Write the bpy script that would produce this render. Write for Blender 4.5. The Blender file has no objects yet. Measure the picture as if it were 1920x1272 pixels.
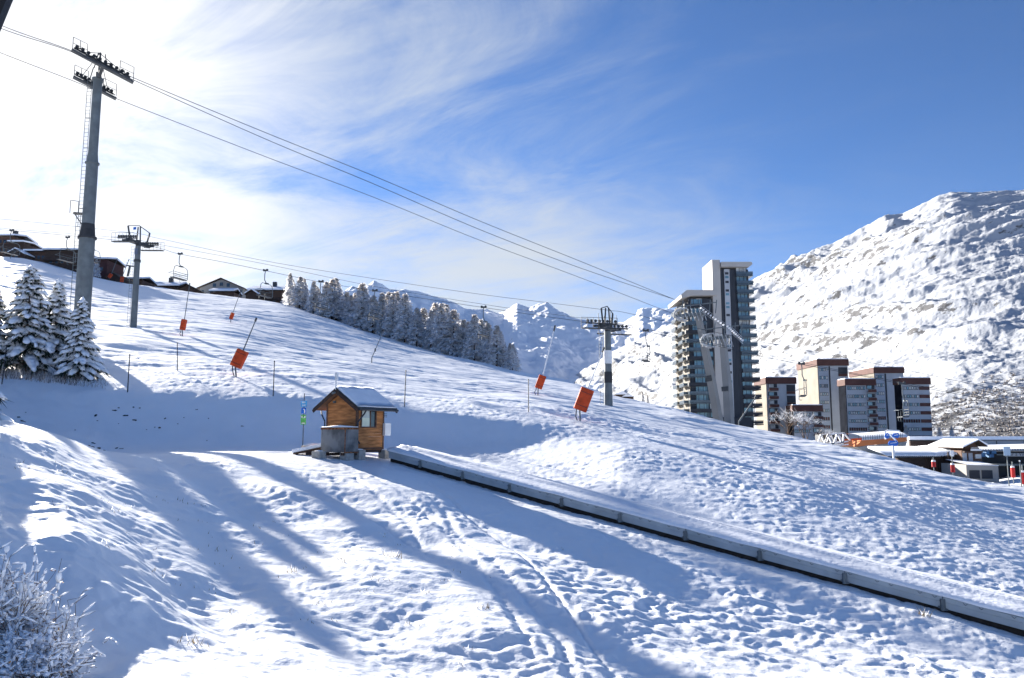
import bpy, math, random
import numpy as np
from mathutils import Vector, Matrix
random.seed(7)
PI=math.pi
SC=bpy.context.scene
COL=SC.collection
# ------------------------------------------------------------ camera
F=1480.0; PITCH=math.radians(7.0); CP,SP=math.cos(PITCH),math.sin(PITCH)
cd=bpy.data.cameras.new('camera'); cam=bpy.data.objects.new('camera',cd); COL.objects.link(cam)
cd.sensor_width=36.0; cd.lens=F/1920*36.0; cd.clip_start=0.1; cd.clip_end=60000
cam.location=(0,0,0); cam.rotation_euler=(PI/2+PITCH,0,0)
SC.camera=cam
HAZE=0.5e-5
SC.render.resolution_x=1024; SC.render.resolution_y=678
# ------------------------------------------------------------ light
SUN_AZ=-38.0; SUN_EL=17.7     # azimuth from +Y, negative = left
sa,se=math.radians(SUN_AZ),math.radians(SUN_EL)
SUND=Vector((math.sin(sa)*math.cos(se),math.cos(sa)*math.cos(se),math.sin(se)))
sl=bpy.data.lights.new('sun','SUN'); sl.energy=5.0; sl.angle=math.radians(0.53); sl.color=(1.0,0.94,0.85)
so=bpy.data.objects.new('sun',sl); COL.objects.link(so)
so.rotation_euler=(-SUND).to_track_quat('-Z','Y').to_euler()
SC.view_settings.view_transform='Standard'; SC.view_settings.look='None'
SC.view_settings.exposure=1.9; SC.view_settings.gamma=1.0
# ------------------------------------------------------------ sky
W=bpy.data.worlds.new('World'); SC.world=W; W.use_nodes=True
nt=W.node_tree; nt.nodes.clear()
def nd(t,**k):
    n=nt.nodes.new(t)
    for a,b in k.items(): setattr(n,a,b)
    return n
def lk(a,b): nt.links.new(a,b)
def mth(op,a,b=None,c=None,clamp=False):
    n=nd('ShaderNodeMath',operation=op); n.use_clamp=clamp
    for i,x in enumerate((a,b,c)):
        if x is None: continue
        if isinstance(x,(int,float)): n.inputs[i].default_value=x
        else: lk(x,n.inputs[i])
    return n.outputs[0]
def mrange(x,a,b,c=0.,d=1.,smooth=False):
    n=nd('ShaderNodeMapRange'); n.clamp=True
    if smooth: n.interpolation_type='SMOOTHSTEP'
    lk(x,n.inputs[0]); n.inputs[1].default_value=a; n.inputs[2].default_value=b; n.inputs[3].default_value=c; n.inputs[4].default_value=d
    return n.outputs[0]
sky=nd('ShaderNodeTexSky'); sky.sky_type='NISHITA'; sky.sun_disc=False
sky.sun_elevation=se; sky.sun_rotation=sa; sky.altitude=2000; sky.air_density=0.8; sky.dust_density=0.08; sky.ozone_density=6.0
bgA=nd('ShaderNodeBackground'); bgA.inputs[1].default_value=0.050; bgA.name='skyA'
lk(sky.outputs[0],bgA.inputs[0])
tc=nd('ShaderNodeTexCoord')
vn=nd('ShaderNodeVectorMath',operation='NORMALIZE'); lk(tc.outputs['Generated'],vn.inputs[0])
dt=nd('ShaderNodeVectorMath',operation='DOT_PRODUCT'); lk(vn.outputs[0],dt.inputs[0]); dt.inputs[1].default_value=tuple(SUND)
sep=nd('ShaderNodeSeparateXYZ'); lk(vn.outputs[0],sep.inputs[0])
# thin cloud on a flat layer overhead: project the direction on a plane
zz=mth('ADD',mth('MAXIMUM',sep.outputs[2],0.0),0.16)
px=mth('DIVIDE',sep.outputs[0],zz); py=mth('DIVIDE',sep.outputs[1],zz)
cmb=nd('ShaderNodeCombineXYZ'); lk(px,cmb.inputs[0]); lk(py,cmb.inputs[1])
def dot2(a,b):
    return mth('ADD',mth('MULTIPLY',px,a),mth('MULTIPLY',py,b))
def cloudnoise(az,stretch,sc,det,rough,dist,off):
    az=math.radians(az); dx,dy=math.sin(az),math.cos(az)
    c=nd('ShaderNodeCombineXYZ'); lk(mth('MULTIPLY',dot2(dx,dy),stretch),c.inputs[0]); lk(dot2(-dy,dx),c.inputs[1]); c.inputs[2].default_value=off
    n=nd('ShaderNodeTexNoise'); lk(c.outputs[0],n.inputs['Vector'])
    n.inputs['Scale'].default_value=sc; n.inputs['Detail'].default_value=det; n.inputs['Roughness'].default_value=rough; n.inputs['Distortion'].default_value=dist
    return n.outputs[0]
n1=cloudnoise(-82,0.60,0.95,8,0.62,0.5,3.1)
n2=cloudnoise(-60,0.50,3.0,9,0.70,0.7,7.7)
D_=dt.outputs['Value']
glow=mrange(D_,0.58,0.985,0,1)
g2=mth('POWER',mrange(D_,0.86,1.0,0,1,True),1.6)
base=mth('MULTIPLY_ADD',glow,0.52,-0.12)
nn=mth('ADD',mth('MULTIPLY',mth('SUBTRACT',n1,0.5),2.6),mth('MULTIPLY',mth('SUBTRACT',n2,0.5),2.0))
nn=mth('MULTIPLY',nn,mrange(D_,0.40,0.86,0.10,1.0))
base=mth('SUBTRACT',base,mrange(D_,0.75,0.35,0.0,0.14))
low=mrange(sep.outputs[2],0.42,0.03,0.0,0.85)
low=mth('MULTIPLY',low,mrange(D_,0.40,0.78,0.38,1.0))
fac=mth('ADD',mth('ADD',base,nn),low)
fac=mth('ADD',fac,mth('MULTIPLY',g2,0.22))
fac=mrange(fac,-0.28,1.12,0.0,0.93,True)
bgB=nd('ShaderNodeBackground')
cm=nd('ShaderNodeMix',data_type='RGBA'); lk(g2,cm.inputs['Factor'])
cm.inputs['A'].default_value=(0.82,0.89,0.97,1); cm.inputs['B'].default_value=(1.0,0.985,0.96,1)
lk(cm.outputs['Result'],bgB.inputs[0])
lk(mth('ADD',mth('MULTIPLY',glow,0.045),mth('MULTIPLY_ADD',g2,0.12,0.195)),bgB.inputs[1])
mx=nd('ShaderNodeMixShader'); lk(fac,mx.inputs[0]); lk(bgA.outputs[0],mx.inputs[1]); lk(bgB.outputs[0],mx.inputs[2])
wo=nd('ShaderNodeOutputWorld'); lk(mx.outputs[0],wo.inputs[0])

# ------------------------------------------------------------ picture <-> world
def tq(u,v):
    yc=(636-v)/F; d=CP-yc*SP
    return (u-960)/F/d,(SP+yc*CP)/d
def at(u,v,Y):
    t,q=tq(u,v); return Vector((t*Y,Y,q*Y))

# ------------------------------------------------------------ noise (numpy)
def _h(ix,iy,seed):
    n=(ix.astype(np.int64)*374761393+iy.astype(np.int64)*668265263+seed*974634777)&0xffffffff
    n=((n^(n>>13))*1274126177)&0xffffffff
    return (n^(n>>16))&0xffffffff
def perlin(x,y,seed=0):
    x=np.asarray(x,float); y=np.asarray(y,float)
    x0=np.floor(x); y0=np.floor(y); fx=x-x0; fy=y-y0
    ux=fx*fx*fx*(fx*(fx*6-15)+10); uy=fy*fy*fy*(fy*(fy*6-15)+10)
    def g(a,b):
        an=_h(x0+a,y0+b,seed)*(2*PI/4294967296.0)
        return np.cos(an)*(fx-a)+np.sin(an)*(fy-b)
    return 1.5*((g(0,0)*(1-ux)+g(1,0)*ux)*(1-uy)+(g(0,1)*(1-ux)+g(1,1)*ux)*uy)
def fbm(x,y,o=4,seed=0,rough=.5,lac=2.03):
    s=0;a=1
    for i in range(o):
        s=s+a*perlin(x,y,seed+i*17); x=x*lac+3.7; y=y*lac-1.3; a*=rough
    return s
def ridged(x,y,o=4,seed=0,rough=.5):
    s=0;a=1;w=1
    for i in range(o):
        n=1-np.abs(perlin(x,y,seed+i*29))*1.6; n=np.clip(n,-1,1); n=n*np.abs(n)
        s=s+a*n*w; w=np.clip(n*1.5,0.1,1); x=x*2.07+1.9; y=y*2.07+5.1; a*=rough
    return s
def smst(a,b,x):
    t=np.clip((x-a)/(b-a),0,1); return t*t*(3-2*t)

# ------------------------------------------------------------ terrain: feature lines (u, v, distance) read across the hillside
LINES=[
 [(-900,1700,3),(0,1700,3.4),(960,1900,3.8),(1920,1900,4.6),(2600,1900,5)],
 [(-900,1290,9),(0,1290,9.6),(400,1290,11.6),(960,1290,13.9),(1200,1290,14.6),(1500,1290,15.6),(1920,1290,16.9),(2600,1420,17)],
 [(-900,960,14),(0,990,14),(150,1000,15),(300,1050,16.5),(420,1085,18),(600,1070,19.5),(960,1080,20.3),(1200,1100,20.8),(1500,1160,20.3),(1920,1240,19),(2600,1400,17.6)],
 [(-900,760,26),(0,786,27),(100,812,28.5),(200,849,31),(300,853,33),(400,853,34),(600,860,34.8),(725,868,35.3),(793,880,34.5),(961,927,31.3),(1167,982,28.1),(1428,1055,24.9),(1583,1097,23.3),(1760,1146,21.7),(1920,1197,20.4),(2600,1370,18.2)],
 [(-900,810,34),(0,815,36),(100,838,37),(200,856,38.5),(330,844,41),(600,836,43),(800,834,43.5),(1000,834,42.5),(1160,834,41),(1300,862,39.5),(1500,920,35.5),(1700,992,31.5),(1920,1065,28),(2600,1300,22)],
 [(-900,690,50),(0,708,47.5),(200,726,47.8),(400,737,48),(600,747,48),(760,765,47.5),(1000,790,46),(1130,814,44.5),(1170,822,44),(1300,838,45),(1500,882,43),(1700,938,40),(1920,1002,37),(2600,1180,28)],
 [(-900,600,66),(0,636,66),(140,644,66),(250,652,66),(440,672,66),(600,697,64),(760,722,62),(1000,746,66),(1141,771,66),(1300,802,63),(1500,846,59),(1700,897,52),(1920,955,47),(2600,1090,40)],
 [(-900,520,120),(0,552,120),(250,583,120),(440,604,120),(600,648,112),(800,690,110),(1000,724,95),(1141,758,80),(1300,786,75),(1500,832,67),(1700,882,59),(1920,934,52),(2600,1040,46)],
 [(-900,430,230),(0,481,205),(60,487,205),(200,527,212),(400,553,232),(540,572,205),(700,628,182),(800,655,172),(960,696,152),(1070,714,132),(1150,744,112),(1270,771,92),(1400,800,81),(1500,824,73),(1600,850,68),(1700,876,62),(1800,903,58),(1920,926,55),(2600,1010,50)],
 [(-900,500,320),(0,545,320),(540,640,300),(800,700,270),(960,750,240),(1150,790,170),(1270,803,125),(1400,822,112),(1500,846,102),(1700,891,92),(1800,925,86),(1860,912,82),(1920,906,80),(2600,930,75)],
 [(-900,640,420),(0,640,420),(960,800,410),(1270,830,260),(1500,838,200),(1700,850,155),(1920,850,150),(2600,860,140)],
 [(-900,820,520),(0,835,520),(960,840,520),(1270,828,520),(1500,822,520),(1920,822,520),(2600,822,520)],
]
NT=520; TG=np.linspace(-1.02,1.02,NT)
ly=[];lq=[]
ker=np.exp(-0.5*(np.arange(-9,10)/4.0)**2); ker/=ker.sum()
for L in LINES:
    tt=np.array([tq(u,v)[0] for u,v,Y in L]); qq=np.array([tq(u,v)[1] for u,v,Y in L]); yy=np.log([Y for u,v,Y in L])
    a=np.interp(TG,tt,yy); b=np.interp(TG,tt,qq)
    pad=lambda r:np.convolve(np.pad(r,9,mode='edge'),ker,'valid')
    ly.append(pad(a)); lq.append(pad(b))
LY=np.array(ly); LQ=np.array(lq); NL=len(LINES)
for k in range(1,NL): LY[k]=np.maximum(LY[k],LY[k-1]+0.02)
H=LY[1:]-LY[:-1]; D=(LQ[1:]-LQ[:-1])/H
M=np.zeros_like(LQ); M[0]=D[0]; M[-1]=D[-1]
for k in range(1,NL-1):
    w1=2*H[k]+H[k-1]; w2=H[k]+2*H[k-1]
    same=(D[k-1]*D[k])>0
    M[k]=np.where(same,(w1+w2)/(w1/np.where(same,D[k-1],1)+w2/np.where(same,D[k],1)),0)
NS=1100; SG=np.linspace(math.log(3.6),math.log(500),NS)
QT=np.zeros((NT,NS)); KT=np.zeros((NT,NS))
for i in range(NT):
    k=np.clip(np.searchsorted(LY[:,i],SG)-1,0,NL-2)
    h=H[k,i]; x=np.clip((SG-LY[k,i])/h,0,1)
    QT[i]=((1+2*x)*(1-x)**2)*LQ[k,i]+x*(1-x)**2*h*M[k,i]+x*x*(3-2*x)*LQ[k+1,i]+x*x*(x-1)*h*M[k+1,i]
    KT[i]=k+x
def look(T,X,Y):
    Y=np.maximum(Y,3.7); t=(X/Y-TG[0])/(TG[1]-TG[0]); s=(np.log(Y)-SG[0])/(SG[1]-SG[0])
    t=np.clip(t,0,NT-1.001); s=np.clip(s,0,NS-1.001); i=t.astype(int); j=s.astype(int); a=t-i; b=s-j
    return (T[i,j]*(1-a)+T[i+1,j]*a)*(1-b)+(T[i,j+1]*(1-a)+T[i+1,j+1]*a)*b
# conveyor line in plan
CA=np.array([-4.75,35.15]); CDIR=np.array([15.6,-12.8]); CDIR=CDIR/np.linalg.norm(CDIR); CPER=np.array([-CDIR[1],CDIR[0]])  # towards far side
TRACKS=[]
def ground(X,Y,fine=True):
    X=np.asarray(X,float); Y=np.asarray(Y,float)
    q=look(QT,X,Y); K=look(KT,X,Y); z=q*Y
    fore=(1-smst(2.55,3.0,K)); 
    # long ribs running down the foreground bank
    a=X*0.60-Y*0.80; b=X*0.80+Y*0.60
    bw=b+0.9*fbm(a/9,b/9,2,5)
    rib=fbm(bw/2.7,a/15.0,2,11)
    wl=1-smst(-2,8,X)
    z=z+fore*rib*(0.04+0.20*wl)*smst(6,11,Y)
    z=z+fore*0.09*fbm(X/3.0,Y/3.0,2,23)*(0.5+wl*.6)
    up=smst(5.0,5.6,K)*(1-smst(8.3,9,K))
    z=z+up*(0.35*fbm(X/22,Y/22,3,31)+0.10*fbm(X/6.0+Y/9.0,Y/2.4,2,35))
    rt=smst(3.1,3.4,K)*smst(-4,6,X)*(1-smst(5.2,6.,K))
    z=z+rt*0.07*fbm(X/6,Y/6,2,41)
    bank=smst(4.0,4.3,K)*(1-smst(4.8,5.1,K))*(1-rt)
    z=z+bank*0.12*fbm(X/2.5,Y/2.5,3,47)
    if fine:
        # lumps of snow over tussocks, longer across the slope
        wx=X+0.25*perlin(X/1.1,Y/1.1,61); wy=Y+0.25*perlin(X/1.1+9,Y/1.1,62)
        l1=perlin(wx/0.44,wy/0.30,63); l2=perlin(wx/0.21,wy/0.15,64); l3=perlin(wx/1.4,wy/0.8,65)
        l1=np.where(l1>0,l1,l1*0.6)
        patch=0.65+0.5*fbm(X/4.5,Y/4.5,2,66)
        am=fore*1.0+smst(2.6,3.1,K)*(1-smst(5.3,6.4,K))*0.9
        if TRACKS:
            far_=(Y<36)&(X>-6)&(X<8); ix=np.where(far_)
            if len(ix[0]):
                xx=X[ix]; yy=Y[ix]; dz=np.zeros_like(xx)
                for pts,w_,dep,stp in TRACKS:
                    best=np.full_like(xx,9.); al_=np.zeros_like(xx); acc=0
                    for (x0,y0),(x1,y1) in zip(pts[:-1],pts[1:]):
                        ex,ey=x1-x0,y1-y0; L2=ex*ex+ey*ey; u_=np.clip(((xx-x0)*ex+(yy-y0)*ey)/L2,0,1)
                        d_=np.hypot(xx-x0-u_*ex,yy-y0-u_*ey); m_=d_<best; best=np.where(m_,d_,best); al_=np.where(m_,acc+u_*math.sqrt(L2),al_); acc+=math.sqrt(L2)
                    best=best+.04*perlin(xx/.5,yy/.5,88)
                    dz=dz-dep*np.exp(-(best/w_)**2)*(1 if not stp else .45+.55*np.sin(al_/stp*2*PI)**2)+dep*.12*np.exp(-((best-2.0*w_)/(w_*.7))**2)
                z=z.copy(); z[ix]+=dz
        terr=smst(2.9,3.1,K)*(1-smst(3.9,4.1,K))*(1-smst(-6,-3,X))
        am=am*(1-0.75*terr)*(1-0.55*bank)*(1-.18*smst(2.9,3.3,K))
        z=z+am*np.clip(patch,0.25,1.3)*(0.076*l1+0.036*l2+0.036*l3)*(1-.35*wl*fore)
        s1=perlin((X*.8+Y*.25)/2.6,(Y-X*.3)/0.75,71); s2=perlin((X*.8+Y*.25)/0.9,(Y-X*.3)/0.45,72); s3=fbm((X+Y*.6)/9,(Y-X*.55)/2.2,2,73)
        s4=perlin(X/0.55,Y/0.5,75)+1.1*perlin((X*.88+Y*.47)/16,(Y*.88-X*.47)/.45,76)+.9*perlin((X*.6-Y*.8)/20,(Y*.6+X*.8)/.5,78)
        z=z+up*(0.040*s1+0.034*s2+0.075*s3+0.020*s4)*(0.7+0.6*np.clip(fbm(X/14,Y/14,2,74),-1,1))
    # cut under the conveyor
    dx=X-CA[0]; dy=Y-CA[1]; al=dx*CDIR[0]+dy*CDIR[1]; pe=dx*CPER[0]+dy*CPER[1]
    m=smst(-0.55,-0.15,pe)*(1-smst(2.1,2.4,pe))*smst(-0.3,0.8,al)
    z=z-m*0.06
    return z
def hit(u,v):
    t,q=tq(u,v); Ys=np.linspace(9,40,1500); d=q-look(QT,t*Ys,Ys); k=np.where(d<0)[0]; Yh=Ys[k[0]] if len(k) else 30; return (t*Yh,Yh)
TRACKS=[([hit(u,v) for u,v in ((735,905),(790,930),(835,965),(850,1000),(905,1040),(960,1090),(1010,1150),(1050,1215),(1075,1275))],.12,.06,0.62),
 ([hit(u,v) for u,v in ((800,905),(880,975),(965,1030),(1020,1090),(1075,1160),(1110,1215),(1140,1262))],.06,.05,0),
 ([hit(u,v) for u,v in ((700,895),(770,945),(850,1010),(920,1090),(960,1160),(1000,1240))],.10,.05,0.55),
 ([hit(u,v) for u,v in ((640,880),(700,925),(760,975),(800,1030))],.10,.05,0.55),
 ([hit(u,v) for u,v in ((560,880),(640,930),(700,975),(770,1010))],.08,.05,0)]
def gz(x,y): return float(ground(np.array([x]),np.array([y]),False)[0])
def foot(u,v,Y):
    p=at(u,v,Y); return Vector((p.x,p.y,gz(p.x,p.y)))

# ------------------------------------------------------------ materials
MATS={}
def mat(name,col,rough=.8,var=.12,scale=3.0,bump=0.0,bscale=20,metal=0.0,col2=None,spec=.3,detail=4,stretch=None,thr=None):
    if name in MATS: return MATS[name]
    m=bpy.data.materials.new(name); m.use_nodes=True; t=m.node_tree; b=t.nodes['Principled BSDF']
    b.inputs['Roughness'].default_value=rough; b.inputs['Metallic'].default_value=metal; b.inputs['Specular IOR Level'].default_value=spec
    tc=t.nodes.new('ShaderNodeTexCoord'); vec=tc.outputs['Object']
    if stretch:
        mp=t.nodes.new('ShaderNodeMapping'); mp.inputs['Scale'].default_value=stretch; t.links.new(vec,mp.inputs[0]); vec=mp.outputs[0]
    n=t.nodes.new('ShaderNodeTexNoise'); n.inputs['Scale'].default_value=scale; n.inputs['Detail'].default_value=detail
    t.links.new(vec,n.inputs['Vector'])
    cr=t.nodes.new('ShaderNodeValToRGB'); t.links.new(n.outputs[0],cr.inputs[0])
    c2=col2 or tuple(min(1,c*(1+var)) for c in col); c1=col if col2 else tuple(c*(1-var) for c in col)
    lo,hi=thr or (.35,.65)
    cr.color_ramp.elements[0].position=lo; cr.color_ramp.elements[1].position=hi
    cr.color_ramp.elements[0].color=(*c1,1); cr.color_ramp.elements[1].color=(*c2,1)
    t.links.new(cr.outputs[0],b.inputs['Base Color'])
    if bump:
        n2=t.nodes.new('ShaderNodeTexNoise'); n2.inputs['Scale'].default_value=bscale; n2.inputs['Detail'].default_value=5
        t.links.new(vec,n2.inputs['Vector'])
        bp=t.nodes.new('ShaderNodeBump'); bp.inputs['Distance'].default_value=bump; t.links.new(n2.outputs[0],bp.inputs['Height'])
        t.links.new(bp.outputs[0],b.inputs['Normal'])
    MATS[name]=m; return m
def snow_ground_mat():
    m=mat('snow_ground',(0.90,0.915,0.935),.45,.02,.6,bump=.012,bscale=11,spec=.8)
    return m
SNOW=mat('snow',(0.86,0.88,0.92),.6,.03,2,bump=.02,bscale=6,spec=.25)
SNOWG=snow_ground_mat()
def mountain_mat(name,rock,rock2,thr,scale=0.012,slope=(0.62,0.80)):
    m=bpy.data.materials.new(name); m.use_nodes=True; t=m.node_tree; b=t.nodes['Principled BSDF']; b.inputs['Roughness'].default_value=.75; b.inputs['Specular IOR Level'].default_value=.15
    tc=t.nodes.new('ShaderNodeTexCoord'); geo=t.nodes.new('ShaderNodeNewGeometry')
    def noise(s,d,r=.6,st=(1,1,1)):
        mp=t.nodes.new('ShaderNodeMapping'); mp.inputs['Scale'].default_value=st; t.links.new(tc.outputs['Object'],mp.inputs[0])
        n=t.nodes.new('ShaderNodeTexNoise'); n.inputs['Scale'].default_value=s; n.inputs['Detail'].default_value=d; n.inputs['Roughness'].default_value=r
        t.links.new(mp.outputs[0],n.inputs['Vector']); return n.outputs[0]
    def M2(op,a,b2,cl=False):
        n=t.nodes.new('ShaderNodeMath'); n.operation=op; n.use_clamp=cl
        for i,x in enumerate((a,b2)):
            if isinstance(x,(int,float)): n.inputs[i].default_value=x
            else: t.links.new(x,n.inputs[i])
        return n.outputs[0]
    big=noise(scale*.25,4); fin=noise(scale*4.5,8,.72,(1,1,1.8)); sp=t.nodes.new('ShaderNodeSeparateXYZ'); t.links.new(geo.outputs['Normal'],sp.inputs[0])
    mr=t.nodes.new('ShaderNodeMapRange'); mr.inputs[1].default_value=slope[1]; mr.inputs[2].default_value=slope[0]; t.links.new(sp.outputs[2],mr.inputs[0])
    spo=t.nodes.new('ShaderNodeSeparateXYZ'); t.links.new(tc.outputs['Object'],spo.inputs[0])
    lo_=t.nodes.new('ShaderNodeMapRange'); lo_.inputs[1].default_value=75; lo_.inputs[2].default_value=5; t.links.new(spo.outputs[2],lo_.inputs[0])
    rx_=t.nodes.new('ShaderNodeMapRange'); rx_.inputs[1].default_value=200; rx_.inputs[2].default_value=330; t.links.new(spo.outputs[0],rx_.inputs[0])
    lowr=M2('MULTIPLY',M2('MULTIPLY',lo_.outputs[0],rx_.outputs[0]),.50 if scale>.01 else 0.)
    s=M2('ADD',M2('ADD',M2('MULTIPLY',mr.outputs[0],.35),lowr),M2('ADD',M2('MULTIPLY',big,.62),M2('MULTIPLY',fin,1.35)))
    mr2=t.nodes.new('ShaderNodeMapRange'); mr2.inputs[1].default_value=thr; mr2.inputs[2].default_value=thr+.09; t.links.new(s,mr2.inputs[0])
    cr=t.nodes.new('ShaderNodeMix'); cr.data_type='RGBA'; t.links.new(noise(scale*6,4),cr.inputs['Factor']); cr.inputs['A'].default_value=(*rock,1); cr.inputs['B'].default_value=(*rock2,1)
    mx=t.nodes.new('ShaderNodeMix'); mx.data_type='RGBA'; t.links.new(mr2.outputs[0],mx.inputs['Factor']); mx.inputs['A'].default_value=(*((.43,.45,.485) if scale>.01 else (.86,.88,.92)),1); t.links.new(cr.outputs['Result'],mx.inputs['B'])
    t.links.new(mx.outputs['Result'],b.inputs['Base Color'])
    bp=t.nodes.new('ShaderNodeBump'); bp.inputs['Distance'].default_value=3.5; bp.inputs['Strength'].default_value=.8; t.links.new(noise(scale*5,7,.65),bp.inputs['Height']); t.links.new(bp.outputs[0],b.inputs['Normal'])
    return m

# ------------------------------------------------------------ mesh building
class MB:
    def __init__(s): s.v=[];s.f=[];s.m=[];s.n=0
    def add(s,vs,fs,m=0):
        o=s.n; s.v.extend([tuple(x) for x in vs]); s.n+=len(vs)
        for f in fs: s.f.append(tuple(i+o for i in f)); s.m.append(m)
    def box(s,c,d,m=0,R=None):
        hx,hy,hz=d[0]/2,d[1]/2,d[2]/2
        vs=[Vector((x,y,z)) for z in(-hz,hz) for y in(-hy,hy) for x in(-hx,hx)]
        if R is not None: vs=[R@q for q in vs]
        c=Vector(c); vs=[q+c for q in vs]
        s.add(vs,[(0,2,3,1),(4,5,7,6),(0,1,5,4),(2,6,7,3),(1,3,7,5),(0,4,6,2)],m)
    def b2(s,x0,x1,y0,y1,z0,z1,m=0): s.box(((x0+x1)/2,(y0+y1)/2,(z0+z1)/2),(abs(x1-x0),abs(y1-y0),abs(z1-z0)),m)
    def tube(s,pts,r,seg=6,m=0,cap=True):
        pts=[Vector(p) for p in pts]; n=len(pts); rs=r if isinstance(r,(list,tuple)) else [r]*n
        vs=[];up=None
        for i,p in enumerate(pts):
            d=(pts[min(i+1,n-1)]-pts[max(i-1,0)]).normalized()
            a=d.cross(Vector((0,0,1)) if abs(d.z)<.9 else Vector((1,0,0))) if up is None else up-d*up.dot(d)
            if a.length<1e-6: a=d.orthogonal()
            a.normalize(); up=a; b=d.cross(a)
            for k in range(seg):
                an=2*PI*k/seg; vs.append(p+(a*math.cos(an)+b*math.sin(an))*rs[i])
        fs=[]
        for i in range(n-1):
            for k in range(seg):
                k2=(k+1)%seg; fs.append((i*seg+k,i*seg+k2,(i+1)*seg+k2,(i+1)*seg+k))
        if cap: fs.append(tuple(range(seg))[::-1]); fs.append(tuple((n-1)*seg+k for k in range(seg)))
        s.add(vs,fs,m)
    def bar(s,a,b,w,h,m=0):
        a=Vector(a);b=Vector(b);d=b-a;L=d.length;d.normalize()
        R=d.to_track_quat('X','Z').to_matrix(); s.box((a+b)/2,(L,w,h),m,R)
    def prism(s,poly,y0,y1,m=0):
        n=len(poly); vs=[(x,y0,z) for x,z in poly]+[(x,y1,z) for x,z in poly]
        fs=[tuple(range(n)),tuple(range(2*n-1,n-1,-1))]+[(i,i+n,(i+1)%n+n,(i+1)%n) for i in range(n)]
        s.add(vs,fs,m)
    def lump(s,c,d,m=0,R=None,jit=0.0):
        vs=[];c=Vector(c)
        for q in ICO_V:
            k=1+random.uniform(-jit,jit); w=Vector((q[0]*d[0]*k,q[1]*d[1]*k,q[2]*d[2]*k))
            if R is not None: w=R@w
            vs.append(w+c)
        s.add(vs,ICO_F,m)
    def build(s,name,mats,parent=None,smooth=False,loc=None):
        me=bpy.data.meshes.new(name); me.from_pydata(s.v,[],s.f)
        if not isinstance(mats,(list,tuple)): mats=[mats]
        for q in mats: me.materials.append(q)
        if any(s.m): me.polygons.foreach_set('material_index',s.m)
        if smooth: me.polygons.foreach_set('use_smooth',[True]*len(s.f))
        me.validate(); me.update()
        o=bpy.data.objects.new(name,me); COL.objects.link(o)
        if parent: o.parent=parent
        if loc is not None: o.location=loc
        return o
def _ico():
    import bmesh
    bm=bmesh.new(); bmesh.ops.create_icosphere(bm,subdivisions=1,radius=1.0)
    v=[tuple(x.co) for x in bm.verts]; f=[tuple(q.index for q in x.verts) for x in bm.faces]; bm.free(); return v,f
ICO_V,ICO_F=_ico()
def thing(name,label,cat,loc=(0,0,0),rz=0,group=None):
    o=bpy.data.objects.new(name,None); COL.objects.link(o); o.location=loc; o.rotation_euler=(0,0,rz); o.empty_display_size=.2
    o['label']=label; o['category']=cat
    if group: o['group']=group
    return o
def tag(o,label,cat,group=None):
    o['label']=label; o['category']=cat
    if group: o['group']=group
    return o
KIDS={}
def children(r): return [c for c in bpy.data.objects if c.parent==r]
def dup(root,loc,rz=0,label=None,scale=None,group=None):
    def cp(o,par):
        c=o.copy(); COL.objects.link(c); c.parent=par
        for ch in KIDS.setdefault(o.name,children(o)): cp(ch,c)
        return c
    r=cp(root,None); r.location=loc; r.rotation_euler=(0,0,rz)
    if label: r['label']=label
    if group: r['group']=group
    if scale: r.scale=scale
    return r
def grid_obj(name,X,Y,Z,m,kind='structure'):
    nt_,ns_=X.shape; co=np.stack([X,Y,Z],-1).reshape(-1,3).astype(np.float32)
    me=bpy.data.meshes.new(name); me.vertices.add(len(co)); me.vertices.foreach_set('co',co.ravel())
    i,j=np.meshgrid(np.arange(nt_-1),np.arange(ns_-1),indexing='ij'); a=(i*ns_+j).ravel()
    fq=np.stack([a,a+ns_,a+ns_+1,a+1],-1).astype(np.int32); nf=len(fq)
    me.loops.add(nf*4); me.loops.foreach_set('vertex_index',fq.ravel())
    me.polygons.add(nf); me.polygons.foreach_set('loop_start',np.arange(nf,dtype=np.int32)*4)
    me.polygons.foreach_set('use_smooth',np.ones(nf,dtype=bool))
    me.materials.append(m); me.update(calc_edges=True)
    o=bpy.data.objects.new(name,me); COL.objects.link(o); o['kind']=kind; return o

# ------------------------------------------------------------ the ground
tt=np.linspace(-0.98,0.98,1060); ss=np.linspace(math.log(3.7),math.log(500),1020)
T,S=np.meshgrid(tt,ss,indexing='ij'); Y=np.exp(S); X=T*Y
grid_obj('snow_slope',X,Y,ground(X,Y),SNOWG)
# ------------------------------------------------------------ mountains
def prof(pts,x):
    a=np.array(pts,float); return np.interp(x,a[:,0],a[:,1])
def sky_t(pts):  # (u,v) skyline -> (t, q)
    return [tq(u,v) for u,v in pts]
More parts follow.
